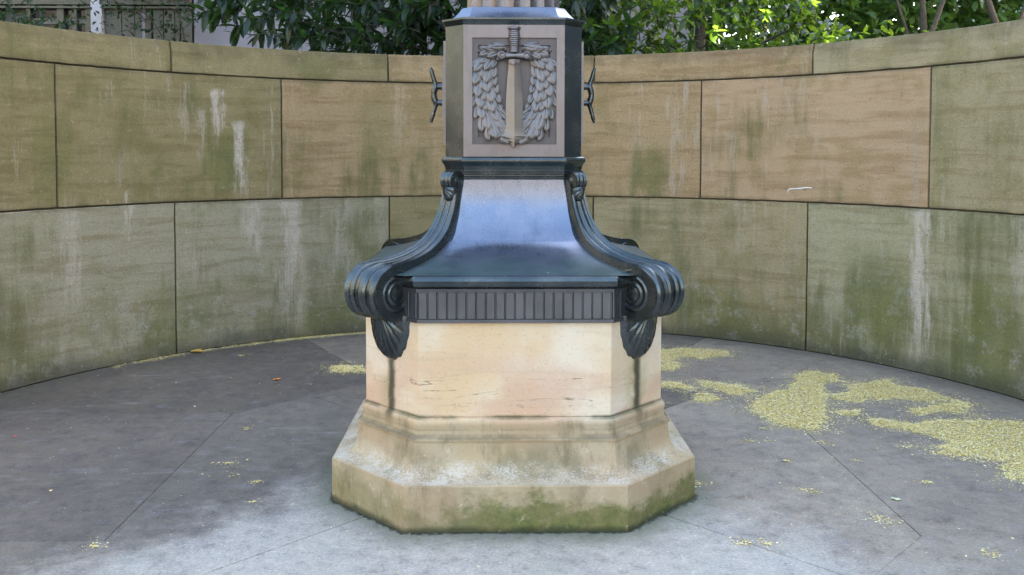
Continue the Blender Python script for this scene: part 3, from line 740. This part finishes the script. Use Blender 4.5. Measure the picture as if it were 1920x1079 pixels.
for mirror in (False, True):
    s = 4; row = 0
    while s < total-20:
        g_ = s/total; nar = interp(g_, [0,.15,.3,.8,1], [.40,.70,.82,.90,.8])
        for (o_, kind, splay, yo, shift) in ((-80,'fringe',-.42,-.004,14),(80,'fringe',.42,-.004,8),(-36,'mid',-.14,-.008,0),(36,'mid',.14,-.0085,35),(-4,'mid',0,-.004,18)):
            if shift+s > total-34: continue
            p, d = wp(s+shift); nrm = np.array([d[1], -d[0]])      # to the inner side of the left arm (image right)
            q = p+nrm*o_*nar*.82
            a = splay+rnd.uniform(-.07, .07)
            dd = np.array([d[0]*math.cos(a)+nrm[0]*math.sin(a), d[1]*math.cos(a)+nrm[1]*math.sin(a)])
            put_leaf(kind, q[0], q[1], dd[0], dd[1], yo-.003-.022*min(1, max(0, (g_-.62)/.25)), interp(g_, [0,.2,.8,1], [.85,1.02,1.05,.85])*rnd.uniform(.95, 1.05), 0, mirror)
        s += step; row += 1
    for (cx, cy, dx, dy, k, sc) in ((560,312,-1,.02,'fringe',1.25),(492,338,-.9,-.35,'fringe',1.),(548,822,.6,.75,'small',.95),(500,828,-.1,1,'small',.95),(528,836,.15,1,'small',.95)):
        put_leaf(k, cx, cy, dx, dy, -.014-(.02 if cy > 600 else 0), sc, 0, mirror)

# ------------------------------------------------------------------ fallen blossom litter
POLY = [
[(2.09,1.85),(2.25,1.91),(2.33,1.80),(2.33,1.60),(2.17,1.52),(2.09,1.34),(2.06,1.15),(1.94,0.86),(1.86,0.61),(1.73,0.48),(1.59,0.60),(1.52,0.77),(1.47,0.94),(1.59,1.16),(1.77,1.37),(1.91,1.41)],
[(2.10,1.28),(2.26,1.34),(2.35,1.52),(2.58,1.66),(2.68,1.66),(2.69,1.49),(2.82,1.38),(2.87,1.19),(2.90,1.04),(2.83,0.90),(2.83,1.12),(2.63,1.12),(2.36,1.15),(2.06,1.08)],
[(2.47,0.93),(2.73,1.05),(2.91,1.06),(2.83,0.90),(2.68,0.83),(2.47,0.83)],
[(2.12,0.73),(2.24,0.72),(2.40,0.64),(2.56,0.71),(2.95,0.71),(3.15,0.63),(2.58,-0.30),(2.44,-0.27),(2.47,-0.12),(2.54,-0.03),(2.42,0.02),(2.27,0.11),(2.32,0.23),(2.39,0.28),(2.34,0.41),(2.26,0.54),(2.12,0.59)],
[(2.01,0.91),(2.16,0.91),(2.13,0.78),(1.99,0.80)],
[(1.25,2.65),(1.48,2.70),(1.80,2.54),(1.75,2.39),(1.57,2.32),(1.33,2.36),(1.21,2.40)],
[(1.19,2.40),(1.29,2.33),(1.30,2.05),(1.21,1.92),(1.11,1.95)],
[(1.06,1.65),(1.18,1.63),(1.24,1.45),(1.17,1.41),(1.03,1.48)],
[(1.33,1.65),(1.47,1.62),(1.59,1.50),(1.71,1.36),(1.64,1.28),(1.47,1.31),(1.32,1.45)],
[(1.22,1.32),(1.34,1.35),(1.38,1.18),(1.28,1.10),(1.21,1.16)],
[(-1.33,2.05),(-1.24,2.13),(-1.07,2.11),(-1.04,1.93),(-1.26,1.92)],
]
CL = [(2.15,0.23,0.06),(1.6,-0.72,0.06),(1.63,-0.76,0.03),(1.71,0.31,0.03),(1.79,0.01,0.02),(1.32,0.33,0.03),(1.43,0.33,0.02),(0.93,-0.95,0.03),(1.02,-0.96,0.03),(1.9,-1.07,0.04),(1.87,-1.07,0.02),(-1.45,0.01,0.04),(-1.37,-0.14,0.03),(-1.19,-0.5,0.02),(-1.24,-0.25,0.02),(-1.52,0.6,0.03),(-1.71,-0.95,0.03),(-1.21,2.21,0.06),(0.89,-0.3,0.03),(1.37,-0.38,0.02),(1.42,-0.42,0.02),(1.42,0.01,0.02),(1.46,0.55,0.03),(-2.07,2.45,0.03),(1.0,1.08,0.04),(2.0,-0.3,0.03)]
nr = np.random.RandomState(5)
def inpoly(P_, x, y):
    ins = np.zeros(len(x), bool); n = len(P_); dist = np.full(len(x), 9.)
    for i in range(n):
        (x0, y0), (x1, y1) = P_[i], P_[(i+1) % n]
        c_ = ((y0 > y) != (y1 > y)) & (x < (x1-x0)*(y-y0)/(y1-y0+1e-12)+x0); ins ^= c_
        t = np.clip(((x-x0)*(x1-x0)+(y-y0)*(y1-y0))/((x1-x0)**2+(y1-y0)**2+1e-9), 0, 1)
        dist = np.minimum(dist, np.hypot(x-x0-t*(x1-x0), y-y0-t*(y1-y0)))
    return np.where(ins, dist, -dist)
pts = []
for P_ in POLY:
    xs = [p[0] for p in P_]; ys = [p[1] for p in P_]
    x0, x1, y0, y1 = min(xs)-.12, max(xs)+.12, min(ys)-.12, max(ys)+.12
    N = int((x1-x0)*(y1-y0)*62000); x = nr.uniform(x0, x1, N); y = nr.uniform(y0, y1, N); d = inpoly(P_, x, y)
    wob = np.array([mnoise.noise((a*7, b*7, 1.))*.05+mnoise.noise((a*22, b*22, 4.))*.028 for a, b in zip(x, y)])
    d = d+wob; th0 = np.array([mnoise.noise((a*11, b*11, 9.)) for a, b in zip(x, y)])
    keep = (nr.rand(N) < np.where(d > 0, np.clip(.5+d*16+th0*.45, .12, 1), np.exp(d/.04)*.20))
    h = np.clip(d*.12, 0, .006)
    pts += [(a, b, hh*nr.rand()+.001) for a, b, hh in zip(x[keep], y[keep], h[keep])]
for (cx, cy, r) in CL:
    for i in range(int((24+1500*r)*nr.uniform(.3, 1.1))): pts.append((cx+nr.normal(0, r)*nr.choice([.5,1.2]), cy+nr.normal(0, r*.8)*nr.choice([.4,1.2]), .001+.004*nr.rand()))
mk_sz = [1.]*len(pts)
# scattered single bits, thinning towards the front
for i in range(1900):
    a = nr.uniform(0, 2*math.pi); r = math.sqrt(nr.uniform(.7, 3.5**2)); x, y = r*math.cos(a), r*math.sin(a)
    if max(abs(x), abs(y), (abs(x)+abs(y))*.64) < .85: continue
    if nr.rand() < (.35 if y < -.3 else .0): continue
    pts.append((x, y, .0012)); mk_sz.append(nr.uniform(.35, 1.1))
for i in range(260):
    x, y = nr.uniform(-2.2, 2.4), nr.uniform(-2, -.2)
    if max(abs(x), abs(y), (abs(x)+abs(y))*.64) < .85: continue
    pts.append((x, y, .0012)); mk_sz.append(nr.uniform(.3, .8))
def flakes(pts, sz):
    V = []; F = []
    for (x, y, z), s in zip(pts, sz):
        a = nr.uniform(0, 6.283); L = .0049*s*nr.choice([.5,.7,.9,1.1,1.5,1.9], p=[.2,.25,.25,.15,.1,.05]); w_ = L*nr.uniform(.35, .8); tx, ty = nr.normal(0, .12, 2)
        ca, sa = math.cos(a), math.sin(a); n = len(V)
        for u, v_ in ((-1, 0), (0, -1), (1, 0), (0, 1)):
            dx = u*L*ca-v_*w_*sa; dy = u*L*sa+v_*w_*ca; dz = tx*u*L*.6+ty*v_*w_*.6
            V.append((x+dx, y+dy, z+max(dz, -z+.0006)))
        F.append((n, n+1, n+2, n+3))
    return V, F
lt = mobj('petal_litter', flakes(pts, mk_sz), M['litter'], kind='stuff', flat=True)
tag(lt, 'yellow green fallen blossom strewn in drifts over the grey paving', 'litter')
pts = []; sz = []
for i in range(13000):
    a = nr.uniform(-54, -10); dens_ = interp(a, [-52,-49,-47,-40,-30,-10], [.02,.5,.35,.12,.9,1]); 
    if mnoise.noise((a*.35, 3, 0))*.9+dens_ < nr.rand(): continue
    r = WR-.004-abs(nr.normal(0, .034)); p = P(a, r, .001); pts.append((p[0], p[1], .001+.008*nr.rand()*max(0, 1-(WR-r)/.04))); sz.append(.9)
for i in range(900):
    a = nr.uniform(-70, 75); r = WR-.004-abs(nr.normal(0, .03)); p = P(a, r, .001); pts.append((p[0], p[1], .0015)); sz.append(nr.uniform(.3, .7))
lf = mobj('petal_drift', flakes(pts, sz), M['litter'], kind='stuff', flat=True)
tag(lf, 'thin line of yellow green blossom swept against the foot of the curved wall', 'litter')
# flecks caught on the bronze
pts = []; sz = []
for i in range(46):
    k = nr.randint(0, 4); m = Matrix.Rotation(k*math.pi/2, 3, 'Z')
    zf = float(nr.choice([1.066, 1.07, 1.075, 1.085, 1.10, 1.115])); wv = smooth_interp(zf, zs[::-1], ws_[::-1]); u = nr.uniform(-.9, .9)*wv*.75
    q = m @ Vector((u, -wv, 0)); pts.append((q.x, q.y, zf+.003)); sz.append(.5)
fk = mobj('petal_fleck', flakes(pts, sz), M['chalk'], kind='stuff', flat=True); tag(fk, 'tiny pale petal flecks caught on the dark bronze skirt', 'litter')
# single leaves
def dry_leaf(name, loc, L, Wd, mat, rz, label, curl=.35):
    v = []; f = []; n = 8; nu = 5
    for i in range(n+1):
        t = i/n; hw = Wd/2*math.sin(math.pi*(t*.9+.06))**.8
        for j in range(nu):
            u = -1+2*j/(nu-1); x = (t-.5)*L; y = u*hw
            v.append((x, y, .004+curl*(y*y/Wd+.25*(x*x)/L)+.002*math.sin(9*t+u)))
    for i in range(n):
        for j in range(nu-1): f.append((i*nu+j, i*nu+j+1, (i+1)*nu+j+1, (i+1)*nu+j))
    o = mobj(name, (v, f), mat); o.location = loc; o.rotation_euler = (0, 0, rz)
    sm_ = o.modifiers.new('solid', 'SOLIDIFY'); sm_.thickness = .0012
    return tag(o, label, 'leaf')
o = dry_leaf('fallen_leaf', (-2.455, 2.56, .0), .10, .075, M['leafy'], .2, 'large dry yellow leaf lying at the foot of the curved wall, left of the pedestal', 1.0)
dry_leaf('fallen_leaf', (-1.612, 1.695, 0), .06, .034, M['leafo'], .5, 'small orange leaf on the dark paving left of the pedestal', .6)
dry_leaf('fallen_leaf', (1.756, -.512, 0), .045, .026, M['leafp'], -.6, 'pale green leaf lying beside a paving joint at the right', .3)
tag(dry_leaf('fallen_petal', (-2.771, .456, 0), .022, .017, M['pinkp'], .3, 'tiny pink petal alone on the grey paving at the far left', .3), cat='petal')

# ------------------------------------------------------------------ planting behind the wall
def leaf_shape(L, Wd, fold=.22, droop=.15, seg=4):
    v = []; f = []
    for i in range(seg+1):
        t = i/seg; hw = Wd/2*(math.sin(math.pi*min(1, t*.86+.1))**.9); hw = hw if i < seg else .001
        z = -droop*L*t*t
        v += [(-hw, L*t, z+fold*hw), (0, L*t, z), (hw, L*t, z+fold*hw)]
    for i in range(seg):
        a = i*3; f += [(a, a+1, a+4, a+3), (a+1, a+2, a+5, a+4)]
    return np.array(v), f
def basis(d, up, roll):
    d = d.normalized(); s = d.cross(up)
    if s.length < 1e-4: s = Vector((1, 0, 0))
    s.normalize(); u = s.cross(d)
    return Matrix((s*math.cos(roll)+u*math.sin(roll), d, u*math.cos(roll)-s*math.sin(roll))).transposed()
def inview(p):
    dy = p.y+4.55; return dy > 0 and abs(p.x+.08)/dy < .585 and (p.z-1.6)/dy < .178 and p.z > 2.3
def build_tree(name, base, label, cat, group, branches, clusters, leafdim, mat, per=8, seed=1, nind=150, spread=.9, barkr=1., trunk=None, whorl=True):
    rr = random.Random(seed)
    root = thing(name, base, label, cat, group)
    tm = MB()
    for pts_, r0, r1 in (trunk or []):
        cp = [tuple(p) for p in catmull(pts_, 5)]; n = len(cp); tm.tube(cp, [lerp(r0, r1, i/(n-1)) for i in range(n)], 9)
    if trunk: mobj('trunk', tm.vf, M['bark'], root, sharp=60)
    bm_ = MB()
    for pts_, r0, r1 in branches:
        cp = [tuple(p) for p in catmull(pts_, 4)]; n = len(cp)
        mobj('branch', MB().tube(cp, [lerp(r0, r1, i/(n-1)) for i in range(n)], 6).vf, M['twig'], root, sharp=60)
    tips = []
    for (c, d) in clusters:
        bm_.tube([c-d*.22+Vector((0, 0, -.03)), c-d*.1, c], [.006, .005, .003], 5)
    if bm_.v: mobj('twigs', bm_.vf, M['twig'], root, sharp=60, kind='stuff')
    L0, W0 = leafdim; lv_, lf_ = leaf_shape(L0, W0); lme = bpy.data.meshes.new('leaf')
    lme.from_pydata([tuple(x) for x in lv_], [], lf_); lme.shade_smooth(); lme.materials.append(mat)
    cand = []
    for (c, d) in clusters:
        for i in range(per):
            a = 2*math.pi*(i/per)+rr.uniform(-.4, .4)
            side = d.orthogonal().normalized(); o2 = d.cross(side)
            if whorl: dr = (side*math.cos(a)+o2*math.sin(a))*spread+d*rr.uniform(.25, .9)+Vector((0, 0, -.28))
            else: dr = Vector((rr.gauss(0, 1), rr.gauss(0, 1), rr.gauss(-.25, .7)))
            p = c-d*rr.uniform(0, .12) if whorl else c+Vector((rr.gauss(0, .11), rr.gauss(0, .11), rr.gauss(0, .10)))
            m = basis(dr, Vector((rr.uniform(-.3, .3), rr.uniform(-.3, .3), 1)), rr.uniform(-.5, .5)); s = rr.uniform(.65, 1.12)
            cand.append((p, m, s))
    vis = sorted([k for k in range(len(cand)) if inview(cand[k][0])], key=lambda k: cand[k][0].y)[:nind]
    vs = set(vis)
    for k in vis:
        p, m, s = cand[k]; o = bpy.data.objects.new('leaf', lme); C.objects.link(o); adopt(o, root)
        o.matrix_basis = Matrix.Translation(p) @ (m*s).to_4x4()
    rest = [k for k in range(len(cand)) if k not in vs]
    nv = len(lv_); V = np.zeros((len(rest)*nv, 3)); F = []
    for i, k in enumerate(rest):
        p, m, s = cand[k]; V[i*nv:(i+1)*nv] = (lv_*s) @ np.array(m).T+np.array(p)
        F += [tuple(q+i*nv for q in f_) for f_ in lf_]
    if rest:
        me = bpy.data.meshes.new('foliage'); me.from_pydata(V.tolist(), [], F); me.shade_smooth(); mobj('foliage', me, mat, root, kind='stuff')
    return root
def cl(n, box, seed, dirf, acc=None):
    rr = random.Random(seed); out_ = []
    while len(out_) < n:
        c = Vector((rr.uniform(*box[0]), rr.uniform(*box[1]), rr.uniform(*box[2])))
        if acc and rr.random() > acc(c): continue
        out_.append((c, dirf(rr, c).normalized()))
    return out_
# large dark laurel behind the flagpole, its long leaves hanging to the left
def accA(c):
    # ragged outline: thick near the trunk, thin low sprays towards the left end
    t = (c.x+3.1)/3.6
    lowlim = interp(c.x, [-3.3,-2.6,-1.8,-.8,.6,1.3], [2.98,2.85,2.62,2.5,2.45,2.5])
    if c.z < lowlim+.12*mnoise.noise((c.x*2.2, c.y*2, 0)): return 0
    top = interp(c.x, [-4.2,-3.3,-2,0,1.8], [6,7.6,8.4,8.8,8])
    if c.x < -3.3 and c.z < 4.4: return 0
    if c.z > top: return 0
    k = interp(c.x, [-3.3,-2.4,-1.2,.3], [.55,.75,.95,1.]) if c.z < 3.6 else .9
    if c.z < 3.3: k *= .35+.9*max(0, .5+mnoise.noise((c.x*1.6, c.y*1.1, c.z*2.4)))
    return k
clA = cl(500, ((-3.3, 1.3), (4.6, 6.6), (2.45, 3.45)), 11, lambda r, c: Vector((-.75+.35*(c.x > .2)*1.6+r.uniform(-.3, .3), -.55+r.uniform(-.4, .4), -.25+r.uniform(-.25, .35))), accA)
clA += cl(620, ((-4.2, 1.8), (4.9, 7.6), (3.45, 8.6)), 12, lambda r, c: Vector((c.x*.4+r.uniform(-.5, .5), -.5+r.uniform(-.5, .5), r.uniform(-.2, .6))), accA)
brA = [([(.25,5.7,2.2),(-.5,5.5,2.6),(-1.3,5.3,2.78),(-2.2,5.1,2.95)], .035, .008), ([(.25,5.7,2.4),(-.6,5.6,2.95),(-1.6,5.4,3.2),(-2.7,5.2,3.25)], .035, .008),
       ([(.25,5.7,2.0),(-.4,5.3,2.45),(-1.0,5.0,2.55),(-1.7,4.8,2.6)], .025, .007), ([(.25,5.7,2.2),(.8,5.4,2.7),(1.3,5.2,2.9)], .03, .008)]
build_tree('laurel_tree', (.25, 5.8, -.08), 'dark laurel with long drooping leaves behind the wall and flagpole', 'tree', 'trees behind the curved wall', brA, clA, (.215, .062), M['leaf_long'], 9, 21, 170,
           trunk=[([(.25,5.8,-.1),(.22,5.75,1.2),(.3,5.7,2.6),(.15,5.7,4.6),(-.4,5.9,7.6)], .11, .04)])
# glossy broadleaf right of the pole, partly sunlit
def accB(c):
    low = 2.45+.12*mnoise.noise((c.x*2, 1, c.y))
    if c.z < low: return 0
    if c.x > interp(c.z, [2.4,2.7,3.2,5], [3.1,3.4,3.7,4.4])+.25*mnoise.noise((c.z*3, c.y*2, 5)): return 0
    return .45+.8*max(0, .4+mnoise.noise((c.x*1.7, c.y*1.3, c.z*2.)))
clB = cl(330, ((.85, 4.1), (4.7, 7.0), (2.4, 3.5)), 31, lambda r, c: Vector((r.uniform(-.5, .5), -.6+r.uniform(-.4, .4), r.uniform(-.5, .4))), accB)
clB += cl(400, ((.9, 3.3), (5.2, 7.8), (3.8, 8.6)), 32, lambda r, c: Vector((r.uniform(-.6, .6), -.4+r.uniform(-.5, .5), r.uniform(-.1, .7))), accB)
brB = [([(2.3,6.2,2.3),(1.7,5.8,2.7),(1.1,5.4,2.85)], .03, .008), ([(2.3,6.2,2.4),(2.9,5.9,2.8),(3.5,5.6,3.1)], .03, .008), ([(2.3,6.2,2.2),(2.1,5.6,2.6),(1.8,5.2,2.75)], .025, .008)]
build_tree('broadleaf_tree', (2.35, 6.3, -.08), 'green broadleaf tree with bright sunlit leaves right of the flagpole behind the wall', 'tree', 'trees behind the curved wall', brB, clB, (.135, .062), M['leaf_oval'], 8, 41, 190,
           trunk=[([(2.35,6.3,-.1),(2.3,6.25,1.4),(2.35,6.2,3.0),(2.2,6.2,5.0),(2.3,6.3,7.4)], .09, .03)])
# feathery shrub at the top left corner
clC = cl(420, ((-6.9, -4.62), (4.9, 6.2), (1.9, 4.3)), 51, lambda r, c: Vector((.55+r.uniform(-.4, .4), -.4+r.uniform(-.4, .4), r.uniform(-.5, .2))),
         lambda c: (1 if c.z < interp(c.x, [-7,-5.6,-5.0,-4.62], [4.3,3.9,3.06,2.75])+.12*mnoise.noise((c.x*4, c.y*3, 2)) else 0)*(.4+.8*max(0, .45+mnoise.noise((c.x*2.5, c.y*2, c.z*3)))))
build_tree('feathery_shrub', (-5.8, 5.6, -.08), 'dark feathery shrub rising over the wall at the top left corner', 'shrub', None, [], clC, (.085, .022), M['leaf_yew'], 12, 61, 120,
           trunk=[([(-5.8,5.6,-.1),(-5.75,5.6,1.2),(-5.7,5.55,2.6),(-5.6,5.5,3.6)], .06, .02)])
# climber with small leaves on the metal front
clD = cl(150, ((-6.2, -4.35), (8.35, 8.75), (2.9, 4.6)), 71, lambda r, c: Vector((r.uniform(-1, 1), -.6, r.uniform(-.6, .3))),
         lambda c: .15+.9*max(0, mnoise.noise((c.x*2.1, 0, c.z*2.1))+.15*(c.z > 3.55)))
brD = [([(-4.5,8.7,0),(-4.55,8.68,1.8),(-4.62,8.68,3.2),(-4.9,8.68,4.2)], .02, .006), ([(-4.5,8.7,1.5),(-4.75,8.68,2.8),(-5.2,8.68,3.6),(-5.9,8.68,3.8)], .015, .004)]
build_tree('climbing_vine', (-4.5, 8.72, -.08), 'thin dark vine climbing the olive metal shopfront left of the pale wall', 'vine', None, brD, clD, (.085, .045), M['leaf_yew'], 5, 81, 60, whorl=False)
# slender garden trees at the right
def garden_tree(base, forks, label, seed, crown):
    tr = []
    for pts_, r0, r1 in forks: tr.append(([Vector(p)+Vector(base) for p in pts_], r0, r1))
    cc = cl(crown, ((base[0]-1.5, base[0]+1.5), (base[1]-1.3, base[1]+1.3), (4.7, 7.2)), seed, lambda r, c: Vector((r.uniform(-1, 1), r.uniform(-1, 1), r.uniform(-.3, .5))),
            lambda c: (1 if ((c.x-base[0])/1.5)**2+((c.y-base[1])/1.3)**2+((c.z-6)/1.3)**2 < 1 else 0)*(.35+.8*max(0, .4+mnoise.noise((c.x*1.5, c.y*1.5, c.z*1.8)))))
    return build_tree('slender_tree', base, label, 'tree', 'slender trees in the garden at the right', [], cc, (.10, .045), M['leaf_soft'], 7, seed, 40, trunk=tr, whorl=False)
garden_tree((6.54, 9.5, -.08), [([(0,0,0),(.03,0,1.5),(.05,0,3.1),(.1,.05,3.5)], .085, .065), ([(.1,.05,3.5),(.02,0,4.2),(-.2,0,5.2)], .055, .02), ([(.05,0,3.2),(.3,-.05,3.9),(.7,0,5.0)], .05, .02), ([(.04,0,2.9),(-.15,.05,3.5),(-.5,.1,4.6)], .04, .015)],
            'forked slender tree rising behind the wall, leftmost trunk at the top right', 91, 95)
garden_tree((8.17, 9.8, -.08), [([(0,0,0),(-.05,0,1.6),(-.12,0,3.2),(-.42,0,4.2)], .08, .05), ([(-.42,0,4.2),(-.7,0,5.4)], .05, .02), ([(-.1,0,2.9),(.2,0,4.0),(.5,0,5.2)], .04, .02)],
            'leaning slender tree behind the wall, middle trunk at the top right', 92, 95)
garden_tree((8.74, 9.4, -.08), [([(0,0,0),(.0,0,1.6),(.05,0,3.2),(.16,0,4.2),(.3,0,5.4)], .09, .03), ([(.02,0,2.8),(-.1,0,3.6),(-.3,0,4.8)], .045, .02)],
            'slender tree with twin upright stems, rightmost trunk at the top right', 93, 95)
# hedge mass beyond
def bushmass(name, boxes, n, mat, dim, seed, label):
    rr = random.Random(seed); lv_, lf_ = leaf_shape(*dim, seg=2); nv = len(lv_); V = []; F = []
    i = 0
    for (x0, x1, y0, y1, z0, z1, cnt) in boxes:
        made = 0
        while made < cnt:
            p = Vector((rr.uniform(x0, x1), rr.uniform(y0, y1), rr.uniform(z0, z1)))
            if mnoise.noise((p.x*1.3, p.y*1.3, p.z*1.6))+.35 < rr.random()*.7: continue
            m = basis(Vector((rr.gauss(0, 1), rr.gauss(0, 1), rr.gauss(-.1, .8))), Vector((0, 0, 1)), rr.uniform(-1, 1)); s = rr.uniform(.7, 1.2)
            V += ((lv_*s) @ np.array(m).T+np.array(p)).tolist(); F += [tuple(q+i*nv for q in f_) for f_ in lf_]; i += 1; made += 1
    o = mobj(name, (V, F), mat, kind='stuff'); return tag(o, label, 'hedge')
bushmass('garden_hedge', [(3.3, 13.5, 11.2, 13.2, 1.5, 6.2, 15000), (3.3, 13.5, 11.4, 12.6, -.05, 6.2, 5000)], 0, M['leaf_soft'], (.24, .13), 5, 'dense green garden hedge far behind the slender trees at the right')
bushmass('far_trees', [(1, 22, 16, 20, 0, 10, 9000)], 0, M['leaf_soft'], (.5, .3), 8, 'far belt of garden trees closing the view beyond the hedge')
bushmass('dark_shrubbery', [(3.2, 5.2, 6.2, 8.2, 1.2, 3.25, 2600)], 0, M['leaf_oval'], (.13, .06), 6, 'dark low shrubbery between the broadleaf tree and the slender trunks')

# ------------------------------------------------------------------ buildings
def building(name, loc, label, cat='building'): return thing(name, loc, label, cat)
b1 = building('grey_building', (-.8, 9, -.08), 'pale grey panelled building half hidden by the dark laurel leaves')
wl = mobj('wall', MB().box(-4.585, 3.04, 9.02, 16, -.08, 9).vf, M['mortar'], b1, flat=True)
xs_ = [-4.59,-3.98,-2.54,-1.1,.34,1.78,3.05]
for i in range(6):
    for j in range(5):
        mobj('wall_panel', MB().box(xs_[i]+.004, xs_[i+1]-.004, 9.0, 9.019, -.08+j*1.82, -.08+(j+1)*1.82-.008).vf, M['lav'], b1, flat=True)
b2 = building('metal_shopfront', (-6.2, 9, -.08), 'dark olive metal front with glass panes and a white pilaster at the top left')
mobj('wall', MB().box(-9.5, -4.62, 9.12, 16, -.08, 9).vf, M['olive2'], b2, flat=True)
def bar(x0, x1, z0, z1, y0=8.96, y1=9.10, m='olive', name='mullion'): mobj(name, MB().box(x0, x1, y0, y1, z0, z1).vf, M[m], b2, flat=True)
for (z0, z1) in ((-.08,.1),(3.705,3.735),(3.76,3.86),(4.55,4.7)): bar(-9.5, -6.075, z0, z1, 8.93, 9.095, name='transom'); bar(-5.915, -4.62, z0, z1, 8.93, 9.095, name='transom')
for x in (-9.3,-8.7,-8.1,-7.5,-7.05): bar(x, x+.06, .1, 4.55, 8.97, 9.09)
for x0, x1 in ((-6.60,-6.50),(-6.37,-6.31),(-6.18,-6.10)): bar(x0, x1, .1, 4.55, 8.97, 9.09)
bar(-6.07, -5.92, -.08, 9, 8.90, 9.11, 'white', 'pilaster')
for x0, x1 in ((-7.0,-6.605),(-6.495,-6.375),(-6.305,-6.185)):
    mobj('pane', MB().box(x0, x1, 9.05, 9.06, 3.57, 3.70).vf, M['pane'], b2, flat=True)
    mobj('rail', MB().box(x0, x1, 9.03, 9.07, 3.48, 3.565).vf, M['olive2'], b2, flat=True)
    mobj('pane', MB().box(x0, x1, 9.05, 9.06, .12, 3.475).vf, M['pane'], b2, flat=True)
ed = [-5.91,-5.665,-5.475,-5.365]
for i in range(3): mobj('door_panel', MB().box(ed[i]+.006, ed[i+1]-.006, 9.02, 9.05, .1, 3.70).vf, M['olive2'], b2, flat=True)
for x0, x1, m_ in ((-5.36,-5.31,'lav'),(-5.305,-5.225,'olive'),(-5.19,-5.05,'olive2'),(-5.035,-4.88,'olive2'),(-4.87,-4.80,'olive'),(-4.785,-4.62,'olive2')):
    mobj('door_panel', MB().box(x0, x1, 9.0, 9.05, .1, 3.70).vf, M[m_], b2, flat=True)
def block(name, x0, x1, y0, y1, h, mat, label, face, floors, cols, z0=-.08):
    b = building(name, ((x0+x1)/2, (y0+y1)/2, -.08), label)
    mobj('wall', MB().box(x0, x1, y0, y1, z0, h).vf, mat, b, flat=True)
    mobj('roof', MB().box(x0-.3, x1+.3, y0-.3, y1+.3, h+.002, h+.35).vf, M['roofm'], b, flat=True)
    me_ = None
    for fl in range(floors):
        for c_ in range(cols):
            t = (c_+.5)/cols; zc_ = 1.0+fl*3.3
            if face == 'y+': q = MB().box(lerp(x0, x1, t)-.6, lerp(x0, x1, t)+.6, y1-.002, y1+.03, zc_, zc_+1.7)
            elif face == 'x-': q = MB().box(x0-.03, x0+.002, lerp(y0, y1, t)-.6, lerp(y0, y1, t)+.6, zc_, zc_+1.7)
            else: q = MB().box(x1-.002, x1+.03, lerp(y0, y1, t)-.6, lerp(y0, y1, t)+.6, zc_, zc_+1.7)
            mobj('window', q.vf, M['pane'], b, flat=True)
    return b
block('limestone_house', -14, 8, -34, -24, 9.5, M['pale'], 'pale rose limestone house facing the open side of the court', 'y+', 2, 7)
block('added_side_block', 9, 16, -14, 6.75, 12, M['pale'], 'unseen tall block added at the right to keep the sun off the court', 'x-', 3, 7)  # out of view, added to shade the court from the sun
block('added_corner_block', 14, 22, 11.2, 24, 17, M['pale'], 'unseen taller block added beyond the gap to keep the sun off the back facades', 'x-', 4, 4)  # second added sun blocker; the gap leaves a sunlit strip for the leaves
block('added_side_block', -20, -11, -14, 6, 8, M['brick'], 'unseen dark block added at the left for the bronze to reflect', 'x+', 2, 6)  # out of view, added so the left bronze faces reflect something dark
